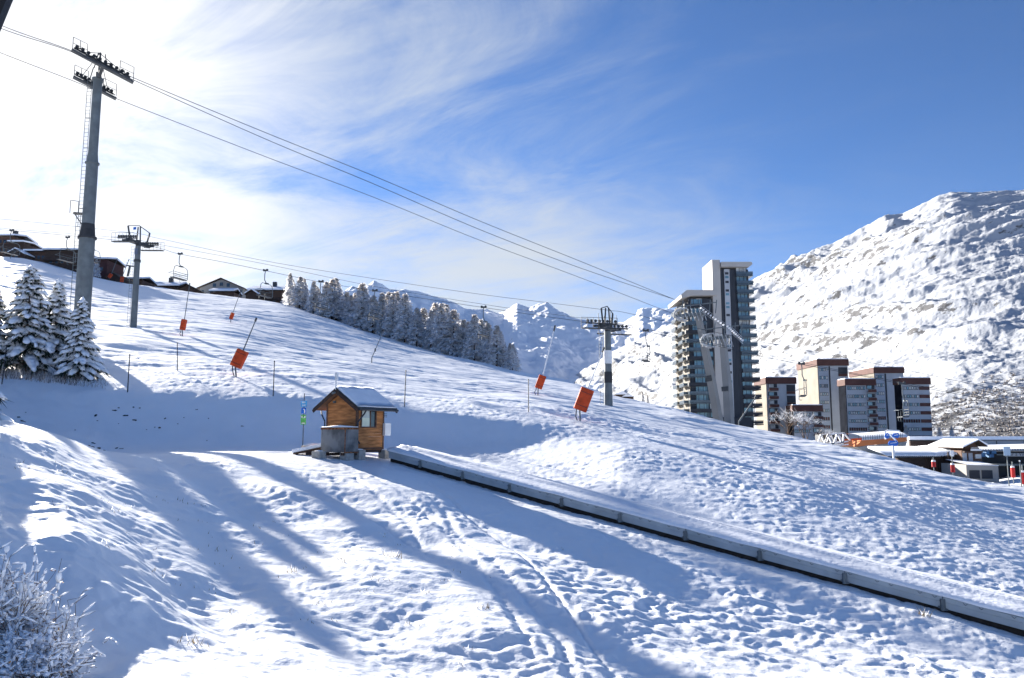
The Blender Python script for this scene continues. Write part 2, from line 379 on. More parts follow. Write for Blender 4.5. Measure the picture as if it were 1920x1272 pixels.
# near right mountain
R1=[(950,760),(1030,735),(1062,712),(1090,694),(1110,680),(1152,655),(1203,630),(1262,603),(1300,585),(1360,552),(1420,521),(1460,505),(1500,487),(1560,462),(1600,440),(1625,428),(1645,414),(1660,405),(1675,403),(1692,401),(1720,385),(1760,368),(1785,363),(1830,364),(1870,361),(1920,358),(2050,350),(2300,370),(2900,430)]
RY=[(950,3000),(1062,2850),(1262,2650),(1420,2450),(1600,2250),(1780,2070),(1920,1980),(2400,1800),(2900,1650)]
FY=[(950,2300),(1062,2000),(1262,1150),(1420,820),(1600,620),(1780,520),(1920,470),(2400,420),(2900,420)]
r1=sky_t(R1); ry=[(tq(u,600)[0],y) for u,y in RY]; fy=[(tq(u,800)[0],y) for u,y in FY]
_tg=np.linspace(-.6,2.2,1401)
def smooth_prof(pts,sig):
    a=prof(pts,_tg); n=int(sig*3/.002); k_=np.exp(-.5*(np.arange(-n,n+1)*.002/sig)**2); k_/=k_.sum(); return np.convolve(np.pad(a,n,mode='edge'),k_,'valid')
ry_s=smooth_prof(ry,.07); fy_s=smooth_prof(fy,.07); r1_s=smooth_prof(r1,.05)
def mount1(X,Y):
    t=X/Y
    yr=np.interp(t,_tg,ry_s); yf=np.interp(t,_tg,fy_s); bl=smst(.45,.97,(Y-yf)/(yr-yf)); q=prof(r1,t)*bl+np.interp(t,_tg,r1_s)*(1-bl); zr=q*yr
    s=(Y-yf)/(yr-yf); sc=np.clip(s,0,1)
    z=-6+(zr+6)*(0.55*sc+0.45*sc*sc*(3-2*sc))
    z=np.where(s>1,zr*(1-0.5*(s-1)),z)
    a=X*.86+Y*.5; b=-X*.5+Y*.86
    env=smst(0,.12,sc)*(1-.75*smst(.80,1.,sc))
    aa=X*.857-Y*.515; bb=X*.515+Y*.857; aw=aa+40*fbm(aa/260,bb/260,2,77)
    n=20*(ridged(X/620,Y/700,3,3,.4)-.75)+4.5*(ridged(aw/200,bb/520,4,33,.45)-.7)+4*fbm(aw/110,bb/150,5,9,.55)+1.6*ridged(X/70,Y/95,4,14,.6)+1.0*fbm(X/24,Y/34,3,44)+12*(ridged(aw/760+.35*bb/300,(z+.10*aw)/62.,3,58,.45)-.8)*smst(.06,.25,sc)
    n=n+10*fbm(X/240,Y/90+z/60,3,27)*smst(.05,.3,sc)
    z=z+env*n*np.clip(Y/1600,.35,1.2)
    z=z+1.8*fbm(X/26,Y/30,4,19,.6)*smst(0,.1,sc)
    return z
tt=np.linspace(0.0,1.25,900); k=np.linspace(0,1,640)
T,Kk=np.meshgrid(tt,k,indexing='ij'); Y=np.exp(math.log(400)+Kk*(math.log(3600)-math.log(400))); X=T*Y
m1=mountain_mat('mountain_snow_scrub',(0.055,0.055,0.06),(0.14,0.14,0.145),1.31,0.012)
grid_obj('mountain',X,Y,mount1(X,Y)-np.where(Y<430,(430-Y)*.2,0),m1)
# far range
R2=[(-400,620),(300,590),(560,560),(640,548),(680,540),(690,533),(702,530),(716,534),(730,545),(745,549),(760,547),(775,549),(790,551),(812,560),(835,564),(850,571),(870,583),(885,584),(900,584),(915,583),(935,589),(945,588),(955,581),(963,573),(970,570),(978,574),(990,578),(1002,577),(1010,577),(1025,579),(1045,587),(1070,596),(1090,602),(1110,606),(1130,606),(1150,606),(1170,606),(1182,600),(1192,596),(1196,584),(1205,581),(1216,583),(1230,582),(1245,583),(1262,586),(1300,580),(1340,575),(1400,578),(1500,590),(1700,640),(2200,700)]
r2=sky_t(R2)
def mount2(X,Y):
    t=X/Y; q=prof(r2,t); YR=5200.; YF=1500.; zr=q*YR
    s=(Y-YF)/(YR-YF); sc=np.clip(s,0,1)
    z=-40+(zr+40)*(0.75*sc+.25*smst(0,1,sc)); z=np.where(s>1,zr*(1-.8*(s-1)),z)
    env=smst(0,.15,sc)*(1-.8*smst(.85,1.,sc))
    z=z+env*(62*(ridged(X/1300+.3,Y/1700,5,5,.46)-.7)+26*fbm(X/260,Y/420,5,8,.58))+7*fbm(X/90,Y/120,4,18,.6)*smst(.05,.2,sc)
    return z
tt=np.linspace(-0.5,0.62,900); k=np.linspace(0,1,380)
T,Kk=np.meshgrid(tt,k,indexing='ij'); Y=1500+Kk*4300; X=T*Y
m2=mountain_mat('far_mountain_snow',(0.15,0.15,0.16),(0.26,0.25,0.25),1.32,0.005,(0.5,0.75))
grid_obj('far_mountains',X,Y,mount2(X,Y),m2)
# thin mountain air
b=MB(); b.box((300,2000,560),(7000,9000,1270)); hz=b.build('haze',[]); hz['kind']='stuff'
hm=bpy.data.materials.new('thin_air'); hm.use_nodes=True; t=hm.node_tree; t.nodes.clear(); vo=t.nodes.new('ShaderNodeVolumePrincipled'); ou=t.nodes.new('ShaderNodeOutputMaterial')
vo.inputs['Color'].default_value=(.82,.90,1,1); vo.inputs['Density'].default_value=HAZE; vo.inputs['Anisotropy'].default_value=.2; t.links.new(vo.outputs[0],ou.inputs['Volume']); hz.data.materials.append(hm); hm.volume_intersection_method if False else None
b=MB(); b.add([(-30000,-30000,-70),(30000,-30000,-70),(30000,30000,-70),(-30000,30000,-70)],[(0,1,2,3)]); g=b.build('valley_floor',SNOWG); g['kind']='structure'
# ------------------------------------------------------------ object materials
STEEL=mat('galvanised_steel',(0.13,0.15,0.16),.6,.18,1.5,bump=.004,bscale=12,metal=.1)
STEELD=mat('weathered_steel',(0.06,0.065,0.07),.6,.25,3,metal=.2)
DARK=mat('dark_band',(0.035,0.037,0.042),.7,.2,3)
ROPE=mat('wire_rope',(0.035,0.04,0.05),.6,.1,5)
WOOD=mat('pine_boards',(0.36,0.155,0.058),.75,.38,1.6,bump=.004,bscale=9,stretch=(1,1,7),spec=.2)
WOODD=mat('old_dark_wood',(0.055,0.034,0.026),.8,.3,1.6,bump=.01,bscale=6,stretch=(1,1,6))
WOODM=mat('brown_wood',(0.11,0.06,0.04),.8,.25,1.4,stretch=(1,1,6))
CONC=mat('concrete',(0.33,0.32,0.30),.9,.16,5,bump=.006,bscale=25)
CONCD=mat('grey_panel',(0.15,0.155,0.16),.75,.4,1.3,thr=(.42,.6),bump=.003)
ORANGE=mat('orange_mat',(0.54,0.062,0.014),.7,.26,2.2,bump=.03,bscale=3)
RED=mat('red_pad',(0.42,0.015,0.015),.6,.12,4)
WHITEP=mat('white_paint',(0.72,0.72,0.72),.55,.05,3)
BLUEP=mat('blue_sign',(0.02,0.14,0.55),.4,.1,3)
LBLUE=mat('light_blue_sign',(0.03,0.30,0.62),.4,.1,3)
GREENP=mat('green_sign',(0.10,0.42,0.10),.5,.2,30)
ROOFM=mat('dark_metal_roof',(0.045,0.05,0.06),.5,.2,3,metal=.3)
NEED=mat('spruce_needles',(0.022,0.038,0.022),.85,.4,4)
TWIG=mat('brown_twigs',(0.16,0.105,0.07),.9,.35,6)
BARK=mat('bark',(0.09,0.065,0.05),.95,.3,5,bump=.02,bscale=12)
FROST=mat('frosted_twigs',(0.90,0.91,0.94),.85,.12,1.2)
FROSTW=mat('frosted_warm_twigs',(0.70,0.66,0.62),.85,.14,1.2)
FROSTD=mat('dark_twigs',(0.34,0.33,0.34),.9,.3,2)  # darker grey twigs, scattered at random among the frosted ones
for m_ in (FROST,FROSTW):
    t_=m_.node_tree; b_=t_.nodes['Principled BSDF']; o_=[n for n in t_.nodes if n.type=='OUTPUT_MATERIAL'][0]
    tr_=t_.nodes.new('ShaderNodeBsdfTranslucent'); mx_=t_.nodes.new('ShaderNodeMixShader'); mx_.inputs[0].default_value=.6
    t_.links.new(b_.inputs['Base Color'].links[0].from_socket,tr_.inputs[0]); t_.links.new(b_.outputs[0],mx_.inputs[1]); t_.links.new(tr_.outputs[0],mx_.inputs[2]); t_.links.new(mx_.outputs[0],o_.inputs[0])
LEAFO=mat('orange_leaf',(0.62,0.27,0.03),.7,.2,8)
GRASS=mat('dry_grass',(0.33,0.25,0.13),.9,.3,9)
ROCK=mat('dark_stone',(0.05,0.042,0.038),.95,.3,5)
GAPSOIL=mat('soil_and_gap_shade',(0.03,0.024,0.02),.95,.3,5)
GLASS=mat('window_glass',(0.03,0.05,0.07),.08,.3,.35,spec=.8)
def glassmat(name,c,r=.12):
    return mat(name,c,r,.35,.45,spec=.9)
GLT=glassmat('tower_window_glass',(0.10,0.19,0.23))
CURT=mat('curtained_glass',(0.42,0.42,0.40),.35,.35,.9,spec=.6)
HOARD=mat('hut_window_glass',(0.50,0.56,0.54),.2,.25,1.6,spec=.6)

# ------------------------------------------------------------ trees
def spruce(h,r,seed,nb=210,needles=9,lump=1.0):
    rnd=random.Random(seed); cr=MB(); sn=MB()
    st=random.getstate(); random.seed(seed)
    for i in range(nb):
        fz=(i+rnd.random())/nb; z0=h*(.05+.93*fz)
        L=r*((1-fz)**.8*.95+.05)*rnd.uniform(.55,1.25); az=i*2.39996+rnd.uniform(-.6,.6)
        dr=rnd.uniform(.28,.5)*(1-fz*.7); ca,sa_=math.cos(az),math.sin(az)
        n=max(3,int(L/(.20*lump))); prev=None
        for j in range(n):
            s=.22+.78*(j+.5)/n; x=ca*L*s; y=sa_*L*s; z=z0+.12*L*s-dr*L*s**1.7
            p=Vector((x,y,z)); w=(.16+.10*(1-s))*lump*rnd.uniform(.75,1.25)*(.55+.45*(1-fz)); 
            R=Matrix.Rotation(az,3,'Z')@Matrix.Rotation(.35+dr*s,3,'Y')
            if rnd.random()<.84: sn.lump(p+Vector((0,0,w*.3)),(w*1.25,w*.8*rnd.uniform(.7,1.2),w*.42),0,R,.26)
            for q in range(needles):
                a2=az+rnd.uniform(-1.5,1.5); l2=w*rnd.uniform(1.2,2.4)
                d=Vector((math.cos(a2),math.sin(a2),rnd.uniform(-1.1,-.1))).normalized()*l2
                sd=Vector((-math.sin(a2),math.cos(a2),rnd.uniform(-.3,.3)))*w*.18
                cr.add([p-sd,p+sd,p+d],[(0,1,2)],0)
        cr.tube([(0,0,z0),(ca*L*.5,sa_*L*.5,z0+.06*L-dr*L*.3),(ca*L*.95,sa_*L*.95,z0+.11*L-dr*L*.9)],[.03,.018,.006],3,1,False)
    sn.lump((0,0,h*.995),(.07,.07,.16),0)
    random.setstate(st)
    tr=MB(); tr.tube([(0,0,-.6),(0,0,h*.5),(0,0,h)],[.035*h*.6,.02*h*.6,.01],7)
    return cr,sn,tr
def put_spruce(mbs,label,loc,name='snowy_spruce',group='snow laden spruces on the left bank'):
    cr,sn,tr=mbs
    t=thing(name,label,'tree',loc,0,group)
    c=cr.build('crown',[NEED,TWIG],t); sn.build('snow_cover',SNOW,c,True); tr.build('trunk',BARK,t); return t
sA=spruce(6.9,2.6,3,150,10,1.9); sB=spruce(6.0,1.9,5,105,10,1.8); sC=spruce(5.1,1.55,9,95,10,1.6)
tA=put_spruce(sA,'largest snow laden spruce at the left edge, broad with sharp tip',foot(44,706,50.5))
tB=put_spruce(sB,'spruce with a forked tip standing between the broad spruce and the grey pylon',foot(98,702,52))
tC=put_spruce(sC,'slim snowy spruce standing in front of the foot of the tall grey pylon',foot(146,706,49.5))
l4=dup(tB,foot(-26,708,50),2.1,'snow covered spruce cut off by the left edge of the picture',(1.1,1.1,.93)); l4.rotation_euler=(0,0,2.1)
l5=dup(tC,foot(120,698,53),1.2,'small spruce half hidden behind the two middle snowy spruces',(1.1,1.1,.72))
for u,v,Y,s in ((-215,760,34,1.15),(-150,760,27.5,.95),(-330,760,31,1.3),(-190,700,48,1.2),(-350,720,44,1.35),(-100,690,52,1.05)):
    dup(tA,foot(u,v,Y),u*.01,'snow laden spruce beyond the left edge of the picture',(s,s,s))
# dry brush under the spruces
b=MB(); rb=random.Random(4)
for i in range(2600):
    u=rb.uniform(-30,205) ; Y=rb.uniform(47.2,50.5); 
    p=foot(u,700,Y); 
    if u>150 and rb.random()<.5: continue
    h=rb.uniform(.15,.55)*(1-max(0,u-110)/170)
    a=rb.uniform(0,6.28); d=Vector((math.cos(a)*.35,math.sin(a)*.35,1))*h
    b.add([p+Vector((-.012,0,-.05)),p+Vector((.012,0,-.05)),p+d],[(0,1,2)],0 if rb.random()<.6 else 1)
o=b.build('dry_brush',[TWIG,FROST]); tag(o,'brown dry brush poking from the snow under the left spruces','brush'); o['kind']='stuff'

# frosted larches of the small wood
def larch(h,r,seed,nb=120,warm=False):
    rnd=random.Random(seed); cr=MB()
    for i in range(nb):
        fz=((i+rnd.random())/nb)**.85; z0=h*(.10+.89*fz); L=r*((1-fz)**.75*.93+.07)*rnd.uniform(.65,1.2); az=rnd.uniform(0,6.283)
        ca,sn_=math.cos(az),math.sin(az); dr=rnd.uniform(.25,.65)
        for j in range(5):
            s=.18+.82*(j+rnd.random()*.6)/5
            p=Vector((ca*L*s,sn_*L*s,z0+.22*L*s-dr*L*s*s))
            for q in range(3):
                a2=az+rnd.uniform(-1.3,1.3); l2=.085*h*rnd.uniform(.5,1.15)*(1.1-.6*fz)
                d=Vector((math.cos(a2)*.9,math.sin(a2)*.9,rnd.uniform(-.9,.35)))*l2
                sd=Vector((-math.sin(a2),math.cos(a2),rnd.uniform(-.6,.6)))*l2*rnd.uniform(.16,.34)
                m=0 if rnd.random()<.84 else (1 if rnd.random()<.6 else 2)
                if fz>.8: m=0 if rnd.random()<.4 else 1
                cr.add([p,p+d*.5+sd,p+d,p+d*.5-sd],[(0,1,2,3)],m)
    tr=MB(); tr.tube([(0,0,-1),(0,0,h)],[.02*h,.004*h],5)
    return cr,tr
lar=[]
for k in range(5):
    cr,tr=larch(10,(2.0,2.4,1.7,2.6,2.1)[k],20+k,(230,260,200,270,230)[k])
    t=thing('frosted_larch','frost white larch in the small wood along the top of the ski slope','tree',(0,0,-500),0,'frosted larches in the wood on the skyline')
    cr.build('crown',[FROST,FROSTW,FROSTD],t); tr.build('trunk',BARK,t); lar.append([t,False])
edge=[(543,574,205,52),(562,577,203,56),(585,583,200,58),(606,590,197,58),(628,598,194,62),(650,607,190,66),(672,617,186,66),(694,627,183,68),(716,636,180,70),(738,644,177,74),(760,651,174,74),(782,657,171,76),(806,663,168,80),(830,667,165,82),(852,673,163,74),(874,678,160,72),(896,684,158,70),(916,690,155,66),(938,696,152,62),(956,699,150,44)]
rf=random.Random(12); ntree=0
def put_larch(loc,h,w=1.):
    global ntree
    k=rf.randrange(5); t,used=lar[k]; s=h/10
    if not used: lar[k][1]=True; t.location=loc; t.rotation_euler=(0,0,rf.uniform(0,6)); t.scale=(s*w,s*w,s)
    else: dup(t,loc,rf.uniform(0,6),None,(s*w,s*w,s))
    ntree+=1
for row in range(5):
    for i,(u,v,Y,hp) in enumerate(edge):
        if row and rf.random()<.12: continue
        uu=u+rf.uniform(-7,7)+row*3; YY=Y+row*6+rf.uniform(-2,2)
        if row>=3 and i>16: continue
        p=foot(uu,v,YY); q=at(uu,v,YY); base=min(p.z,q.z+1.5) if row==0 else p.z
        put_larch((p.x,p.y,base-.2),hp*YY/F*rf.uniform(.88,1.42)*(1-.03*row),rf.uniform(1.0,1.4))
# small snowy trees near buildings
def bare_tree(h,w,seed,n=60):
    rnd=random.Random(seed); b=MB()
    def rec(p,d,L,r,lev):
        q=p+d*L; b.tube([p,(p+q)/2+Vector((rnd.uniform(-.04,.04)*L,rnd.uniform(-.04,.04)*L,0)),q],[r,r*.8,r*.6],3,0 if lev<3 else (1 if rnd.random()<.7 else 0),False)
        if lev>=4: return
        for k in range(rnd.choice((2,3,3))):
            a=rnd.uniform(0,6.28); sp=rnd.uniform(.35,.8)
            nd2=(d+Vector((math.cos(a)*sp*w,math.sin(a)*sp*w,rnd.uniform(-.1,.35)))).normalized(); rec(q,nd2,L*rnd.uniform(.6,.85),r*.62,lev+1)
    for k in range(n//20):
        rec(Vector((rnd.uniform(-.2,.2),rnd.uniform(-.2,.2),0)),Vector((rnd.uniform(-.5,.5),rnd.uniform(-.5,.5),1)).normalized(),h*.3,h*.012,0)
    return b
def bare(name,label,loc,h,w,seed,n=60,group=None):
    t=thing(name,label,'shrub',loc,0,group); bare_tree(h,w,seed,n).build('branches',[TWIG,FROST],t); return t
bare('bare_shrub','snow dusted bare shrub on the crest before the low brown apartment block',foot(1478,822,76),3.2,1.6,1,120)
bare('bare_shrub','tallest of the bare snowy shrubs, beside the orange lift station frame',foot(1512,832,75),3.0,1.7,2,120)
bare('bare_shrub','low bare snowy shrub on the crest under the white steel frame',foot(1548,840,74),2.0,1.8,3,100)
for i,(u,v,Y,h,l) in enumerate(((1700,822,250,7,'bluish snowy tree in front of the right hand striped block'),(1762,822,240,6,'small snowy tree just right of the right hand striped block'),(1785,820,245,6.5,'snowy tree behind the long low hall'),(1820,818,250,5,'small frosted tree right of the others behind the long hall'))):
    p=foot(u,v,Y); put=dup(lar[i][0],(p.x,p.y,p.z-.5),i,l,(h/10,h/10,h/10),'frosted trees behind the long hall'); 
for (u,v,Y,h,l) in ((166,508,204,4.6,'left of the two small snowy firs by the red chalet'),(180,512,204,5.2,'right of the two small snowy firs by the red chalet')):
    p=foot(u,v,Y); dup(lar[1][0],(p.x,p.y,p.z),1,l,(h/10,h/10,h/10),'snowy firs by the red chalet')
for (u,v,Y,h,l) in ((1205,757,260,6,'small tree left of the tower, in the dip of the slope'),(1214,760,262,5.4,'small tree close to the tower, in the dip of the slope')):
    p=at(u,v,Y); dup(lar[2][0],(p.x,p.y,p.z-2),1,l,(h/10,h/10,h/10),'small trees in the dip by the tower')
# snowy bush at the lower left
def bush(name,label,loc,seed,n,R,Hh,leaves):
    rnd=random.Random(seed); st=random.getstate(); random.seed(seed)
    t=thing(name,label,'bush',loc); br=MB(); sn=MB(); lf=MB()
    for i in range(n):
        a=rnd.uniform(0,6.283); el=rnd.uniform(.05,1.45); d=Vector((math.cos(a)*math.cos(el),math.sin(a)*math.cos(el),math.sin(el)*Hh/R))
        o=Vector((rnd.gauss(0,R*.38),rnd.gauss(0,R*.35),-.1)); L=R*rnd.uniform(.45,1.05); pts=[]
        for j in range(5):
            s=j/4; pts.append(o+d*L*s+Vector((rnd.uniform(-.05,.05),rnd.uniform(-.05,.05),-.20*s*s*L+rnd.uniform(-.03,.03))))
        br.tube(pts,[.009,.007,.006,.004,.003],3,0,False)
        for j in range(1,5):
            p=pts[j]; pr=pts[j-1]
            if rnd.random()<.5:
                a2=rnd.uniform(0,6.28); e=p+Vector((math.cos(a2),math.sin(a2),rnd.uniform(-.2,.8)))*rnd.uniform(.06,.22)
                br.tube([p,e],[.004,.002],3,0,False)
                if rnd.random()<.8:
                    dd=e-p; Rr=dd.to_track_quat('X','Z').to_matrix(); sn.lump((p+e)/2+Vector((0,0,.012)),(dd.length*.5,.016,.014),0,Rr,.2)
                if rnd.random()<leaves:
                    sdv=Vector((rnd.uniform(-1,1),rnd.uniform(-1,1),rnd.uniform(-1,0))).normalized()*.028
                    lf.add([e,e+sdv+Vector((.012,0,0)),e+sdv*1.9,e+sdv-Vector((.012,0,0))],[(0,1,2,3)])
            if rnd.random()<.62:
                for f in (.25,.75):
                    c=pr.lerp(p,f); dd=p-pr; Rr=dd.to_track_quat('X','Z').to_matrix(); w=rnd.uniform(.010,.030)*(1.5 if rnd.random()<.2 else 1)
                    sn.lump(c+Vector((0,0,w*.6)),(dd.length*rnd.uniform(.2,.36),w,w*.85),0,Rr,.25)
    random.setstate(st)
    br.build('branches',TWIG,t); sn.build('snow_cover',SNOW,t,True)
    if lf.n: lf.build('leaves',LEAFO,t)
    return t
bush('snowy_bush','dense bush caked in snow at the lower left with a few orange leaves',foot(48,1215,10.4),3,620,.62,.80,.07)
bush('snowy_bush','taller open snow covered bush cut by the left edge behind the dense one',foot(-18,1170,11.2),8,300,.75,1.5,.10)
bush('snowy_twigs','spindly snow dusted twigs rising just right of the dense lower left bush',foot(120,1130,11.6),11,20,.55,1.0,.15)
# tufts of dry grass through the snow
b=MB(); rg=random.Random(77)
spots=[(592,1225,11.8,40,.17),(600,1240,11.6,30,.14),(560,1230,12,20,.14),(738,1032,21,26,.16),(905,1130,17.5,10,.1),(1732,1128,21.3,22,.2),(1130,1250,14.5,10,.08),(360,1185,13,20,.12),(545,1070,19,14,.14)]
for i in range(80):
    spots.append((rg.uniform(20,1100)*rg.uniform(.4,1),rg.uniform(930,1270),None,rg.randint(2,6),rg.uniform(.04,.10)))
for (u,v,Y,n,h) in spots:
    if Y is None:
        Y=14.5+ (1270-v)/340*12*(.6+.4*u/1000)
    p=foot(u,v,Y)
    for k in range(n):
        q=p+Vector((rg.gauss(0,.10),rg.gauss(0,.08),0)); q.z=gz(q.x,q.y)-.02
        a=rg.uniform(0,6.28); hh=h*rg.uniform(.6,1.5); d=Vector((math.cos(a)*.5,math.sin(a)*.5,1))*hh; w=.0035+.0003*Y if Y else .006
        b.add([q+Vector((-w,0,0)),q+Vector((w,0,0)),q+d],[(0,1,2)],0 if rg.random()<.7 else 1)
o=b.build('grass_tufts',[GRASS,FROST]); tag(o,'dry grass tips and seed heads poking through the foreground snow','grass'); o['kind']='stuff'
# bare dark stones in the shaded bank
rk=random.Random(5)
ST=[(180,779,1.3),(183,790,.7),(222,765,.9),(216,770,1.2),(250,764,1),(262,766,.9),(234,780,1.3),(251,788,1.2),(222,795,.5),(310,785,.7),(275,806,.6),(299,803,1.3),(290,802,.7),(345,784,.6),(368,769,.8),(391,785,.6),(454,800,1.0),(388,827,.6),(141,807,.7),(126,832,.7),(174,831,.9),(185,841,1.3),(218,841,1.2),(226,842,1),(196,853,1.1),(172,853,1.2),(165,851,.8),(42,790,1.3),(36,783,.9),(95,818,.6),(48,774,.7),(333,795,.5)]
smp=MB(); smp.lump((0,0,0),(.14,.10,.07),0,None,.35); smp.lump((.10,.02,-.02),(.08,.07,.05),0,None,.35)
first=None
for (u,v,s) in ST:
    # march along the pixel ray until it meets the bank
    t_,q_=tq(u,v); Ys=np.linspace(30,60,900); zs=ground(t_*Ys,Ys,False); d=q_*Ys-zs; ok=np.where(d<0)[0]
    Y=Ys[ok[0]] if len(ok) else 45
    p=Vector((t_*Y,Y,gz(t_*Y,Y)+.0))
    if first is None:
        first=smp.build('bank_stone',ROCK); tag(first,'small dark bare stone showing in the blue shaded snow bank','stone','bare stones in the shaded snow bank'); o=first
    else: o=first.copy(); COL.objects.link(o)
    o.location=p; o.rotation_euler=(rk.uniform(-.3,.3),rk.uniform(-.3,.3),rk.uniform(0,6)); o.scale=(s*.75,s*.75,s*rk.uniform(.5,.9))
# ------------------------------------------------------------ lift pylons
def ladder(b,x,y,z0,z1,w=.34,ax=(0,1),m=0):
    dx,dy=ax[0]*w/2,ax[1]*w/2
    for s in(-1,1): b.tube([(x+s*dx,y+s*dy,z0),(x+s*dx,y+s*dy,z1)],.022,4,m)
    z=z0+.2
    while z<z1: b.tube([(x-dx,y-dy,z),(x+dx,y+dy,z)],.016,4,m); z+=.33
def sheaves(b,x0,x1,y,z0,z1,n,r=.22,m=0):
    b.bar((x0,y,z0),(x1,y,z1),.10,.13,m)
    for i in range(n):
        f=(i+.5)/n; x=x0+(x1-x0)*f; z=z0+(z1-z0)*f+.22
        b.tube([(x,y-.06,z),(x,y+.06,z)],r,10,m)
def rail(b,x0,x1,y,z0,z1,h=.95,n=3,m=0):
    for k in range(n+1):
        f=k/n; x=x0+(x1-x0)*f; z=z0+(z1-z0)*f; b.tube([(x,y,z),(x,y,z+h)],.025,4,m)
    for hh in (h*.5,h): b.tube([(x0,y,z0+hh),(x1,y,z1+hh)],.022,4,m)
# tall pylon at the left
P1=at(150,650,64); P1.z=gz(P1.x,P1.y); rd1=math.atan2(.57,.82)
p=thing('lift_pylon','tall grey tubular chairlift pylon rising behind the left spruces','pylon',P1,rd1)
def zz_(v,Y=64): return at(160,v,Y).z-P1.z
zt=zz_(150); zc1=zz_(447); zc2=zz_(308)
b=MB(); b.tube([(0,0,-1),(0,0,zc1)],[.64,.60],20)
b.tube([(0,0,zc1+.12),(0,0,zc2)],[.50,.46],20); b.tube([(0,0,zc2+.12),(0,0,zc2+1.0),(0,0,zt)],[.46,.37,.36],20)
b.build('pole',STEEL,p,False)
b=MB(); b.tube([(0,0,zc1-.05),(0,0,zc1+.12)],.72,20); b.tube([(0,0,zc1+.12),(0,0,zc1+1.2)],[.60,.50],20); b.build('flange',DARK,p)
b=MB(); b.tube([(0,0,zc2),(0,0,zc2+.12)],.56,20); b.tube([(0,0,zt-.1),(0,0,zt+.1)],.46,20); b.build('flange',STEEL,p)
lx=-.62*math.cos(rd1)-.0; ly_=.62*math.sin(rd1)
b=MB(); ladder(b,-.85*math.cos(rd1),.85*math.sin(rd1),0,zc1+2,.36,(math.cos(rd1),-math.sin(rd1))); ladder(b,-.68*math.cos(rd1),.68*math.sin(rd1),zc1+1.,zt,.36,(math.cos(rd1),-math.sin(rd1)))
for k in range(9):
    z=1.2+k*(zt-2)/8; b.bar((0,0,z),(-.8*math.cos(rd1),.8*math.sin(rd1),z),.04,.04)
b.build('ladder',STEEL,p)
b=MB(); c_,s_=-math.cos(rd1),math.sin(rd1)
zp=zc1+2.1
b.box((c_*.95,s_*.95,zp),(.7,.7,.05),0); b.bar((c_*1.2,s_*1.2,zp),(c_*.4,s_*.4,zp-1.1),.06,.06)
for q in((c_*1.25-.3,s_*1.25),(c_*1.25+.3,s_*1.25)):
    b.tube([(q[0],q[1],zp),(q[0],q[1],zp+1.1)],.025,4)
b.tube([(c_*1.25-.3,s_*1.25,zp+1.1),(c_*1.25+.3,s_*1.25,zp+1.1)],.025,4); b.build('rest_platform',STEELD,p)
b=MB(); b.bar((0,-2.6,zt+.15),(0,2.3,zt+.15),.26,.30); b.bar((0,0,zt-.2),(0,0,zt+.6),.4,.4); b.build('crossarm',STEELD,p)
b=MB(); b.bar((0,-.1,zt+.4),(.05,-.1,zt+2.4),.15,.15)
for x,y in((-1.5,-2.4),(1.5,-2.4),(-1.0,2.1),(1.0,2.1)): b.tube([(0,-.1,zt+2.35),(x,y,zt+.6-x*.30)],.03,4)
for x in(-.5,.5): b.tube([(x,-1.6,zt+.3),(x*.5,-1.6,zt+1.7)],.04,4); b.tube([(x,1.4,zt+.3),(x*.5,1.4,zt+1.6)],.04,4)
b.build('mast',STEELD,p)
sl1=-.33
for nm,yy,hl,zo in(('n',-2.5,2.12,.50),('f',2.2,1.5,.42)):
    b=MB(); sheaves(b,-hl,hl,yy,zt+zo-sl1*hl*-1*-1+0, zt+zo+sl1*hl,10,.14)
    b.bar((-hl*.6,yy,zt+zo-.18-sl1*hl*.6),(hl*.6,yy,zt+zo-.18+sl1*hl*.6),.12,.12)
    for q_ in(-.75,-.25,.25,.75): b.bar((hl*q_-.5,yy,zt+zo-.02+sl1*(hl*q_-.5)),(hl*q_+.1,yy,zt+zo+.28+sl1*(hl*q_)),.07,.07); b.bar((hl*q_+.5,yy,zt+zo-.02+sl1*(hl*q_+.5)),(hl*q_-.1,yy,zt+zo+.28+sl1*(hl*q_)),.07,.07); b.build('sheave_train',STEELD,p)
    b=MB(); b.bar((-hl-.2,yy-.45,zt+zo-.50-sl1*(hl+.2)),(hl+.2,yy-.45,zt+zo-.50+sl1*(hl+.2)),.45,.15)
    rail(b,-hl-.15,-hl+.9,yy-.68,zt+zo-.42-sl1*hl,zt+zo-.42-sl1*(hl-.9),1.0,2); rail(b,hl-.9,hl+.15,yy-.68,zt+zo-.42+sl1*(hl-.9),zt+zo-.42+sl1*hl,1.1,1)
    b.build('catwalk',STEELD,p); 
b=MB()
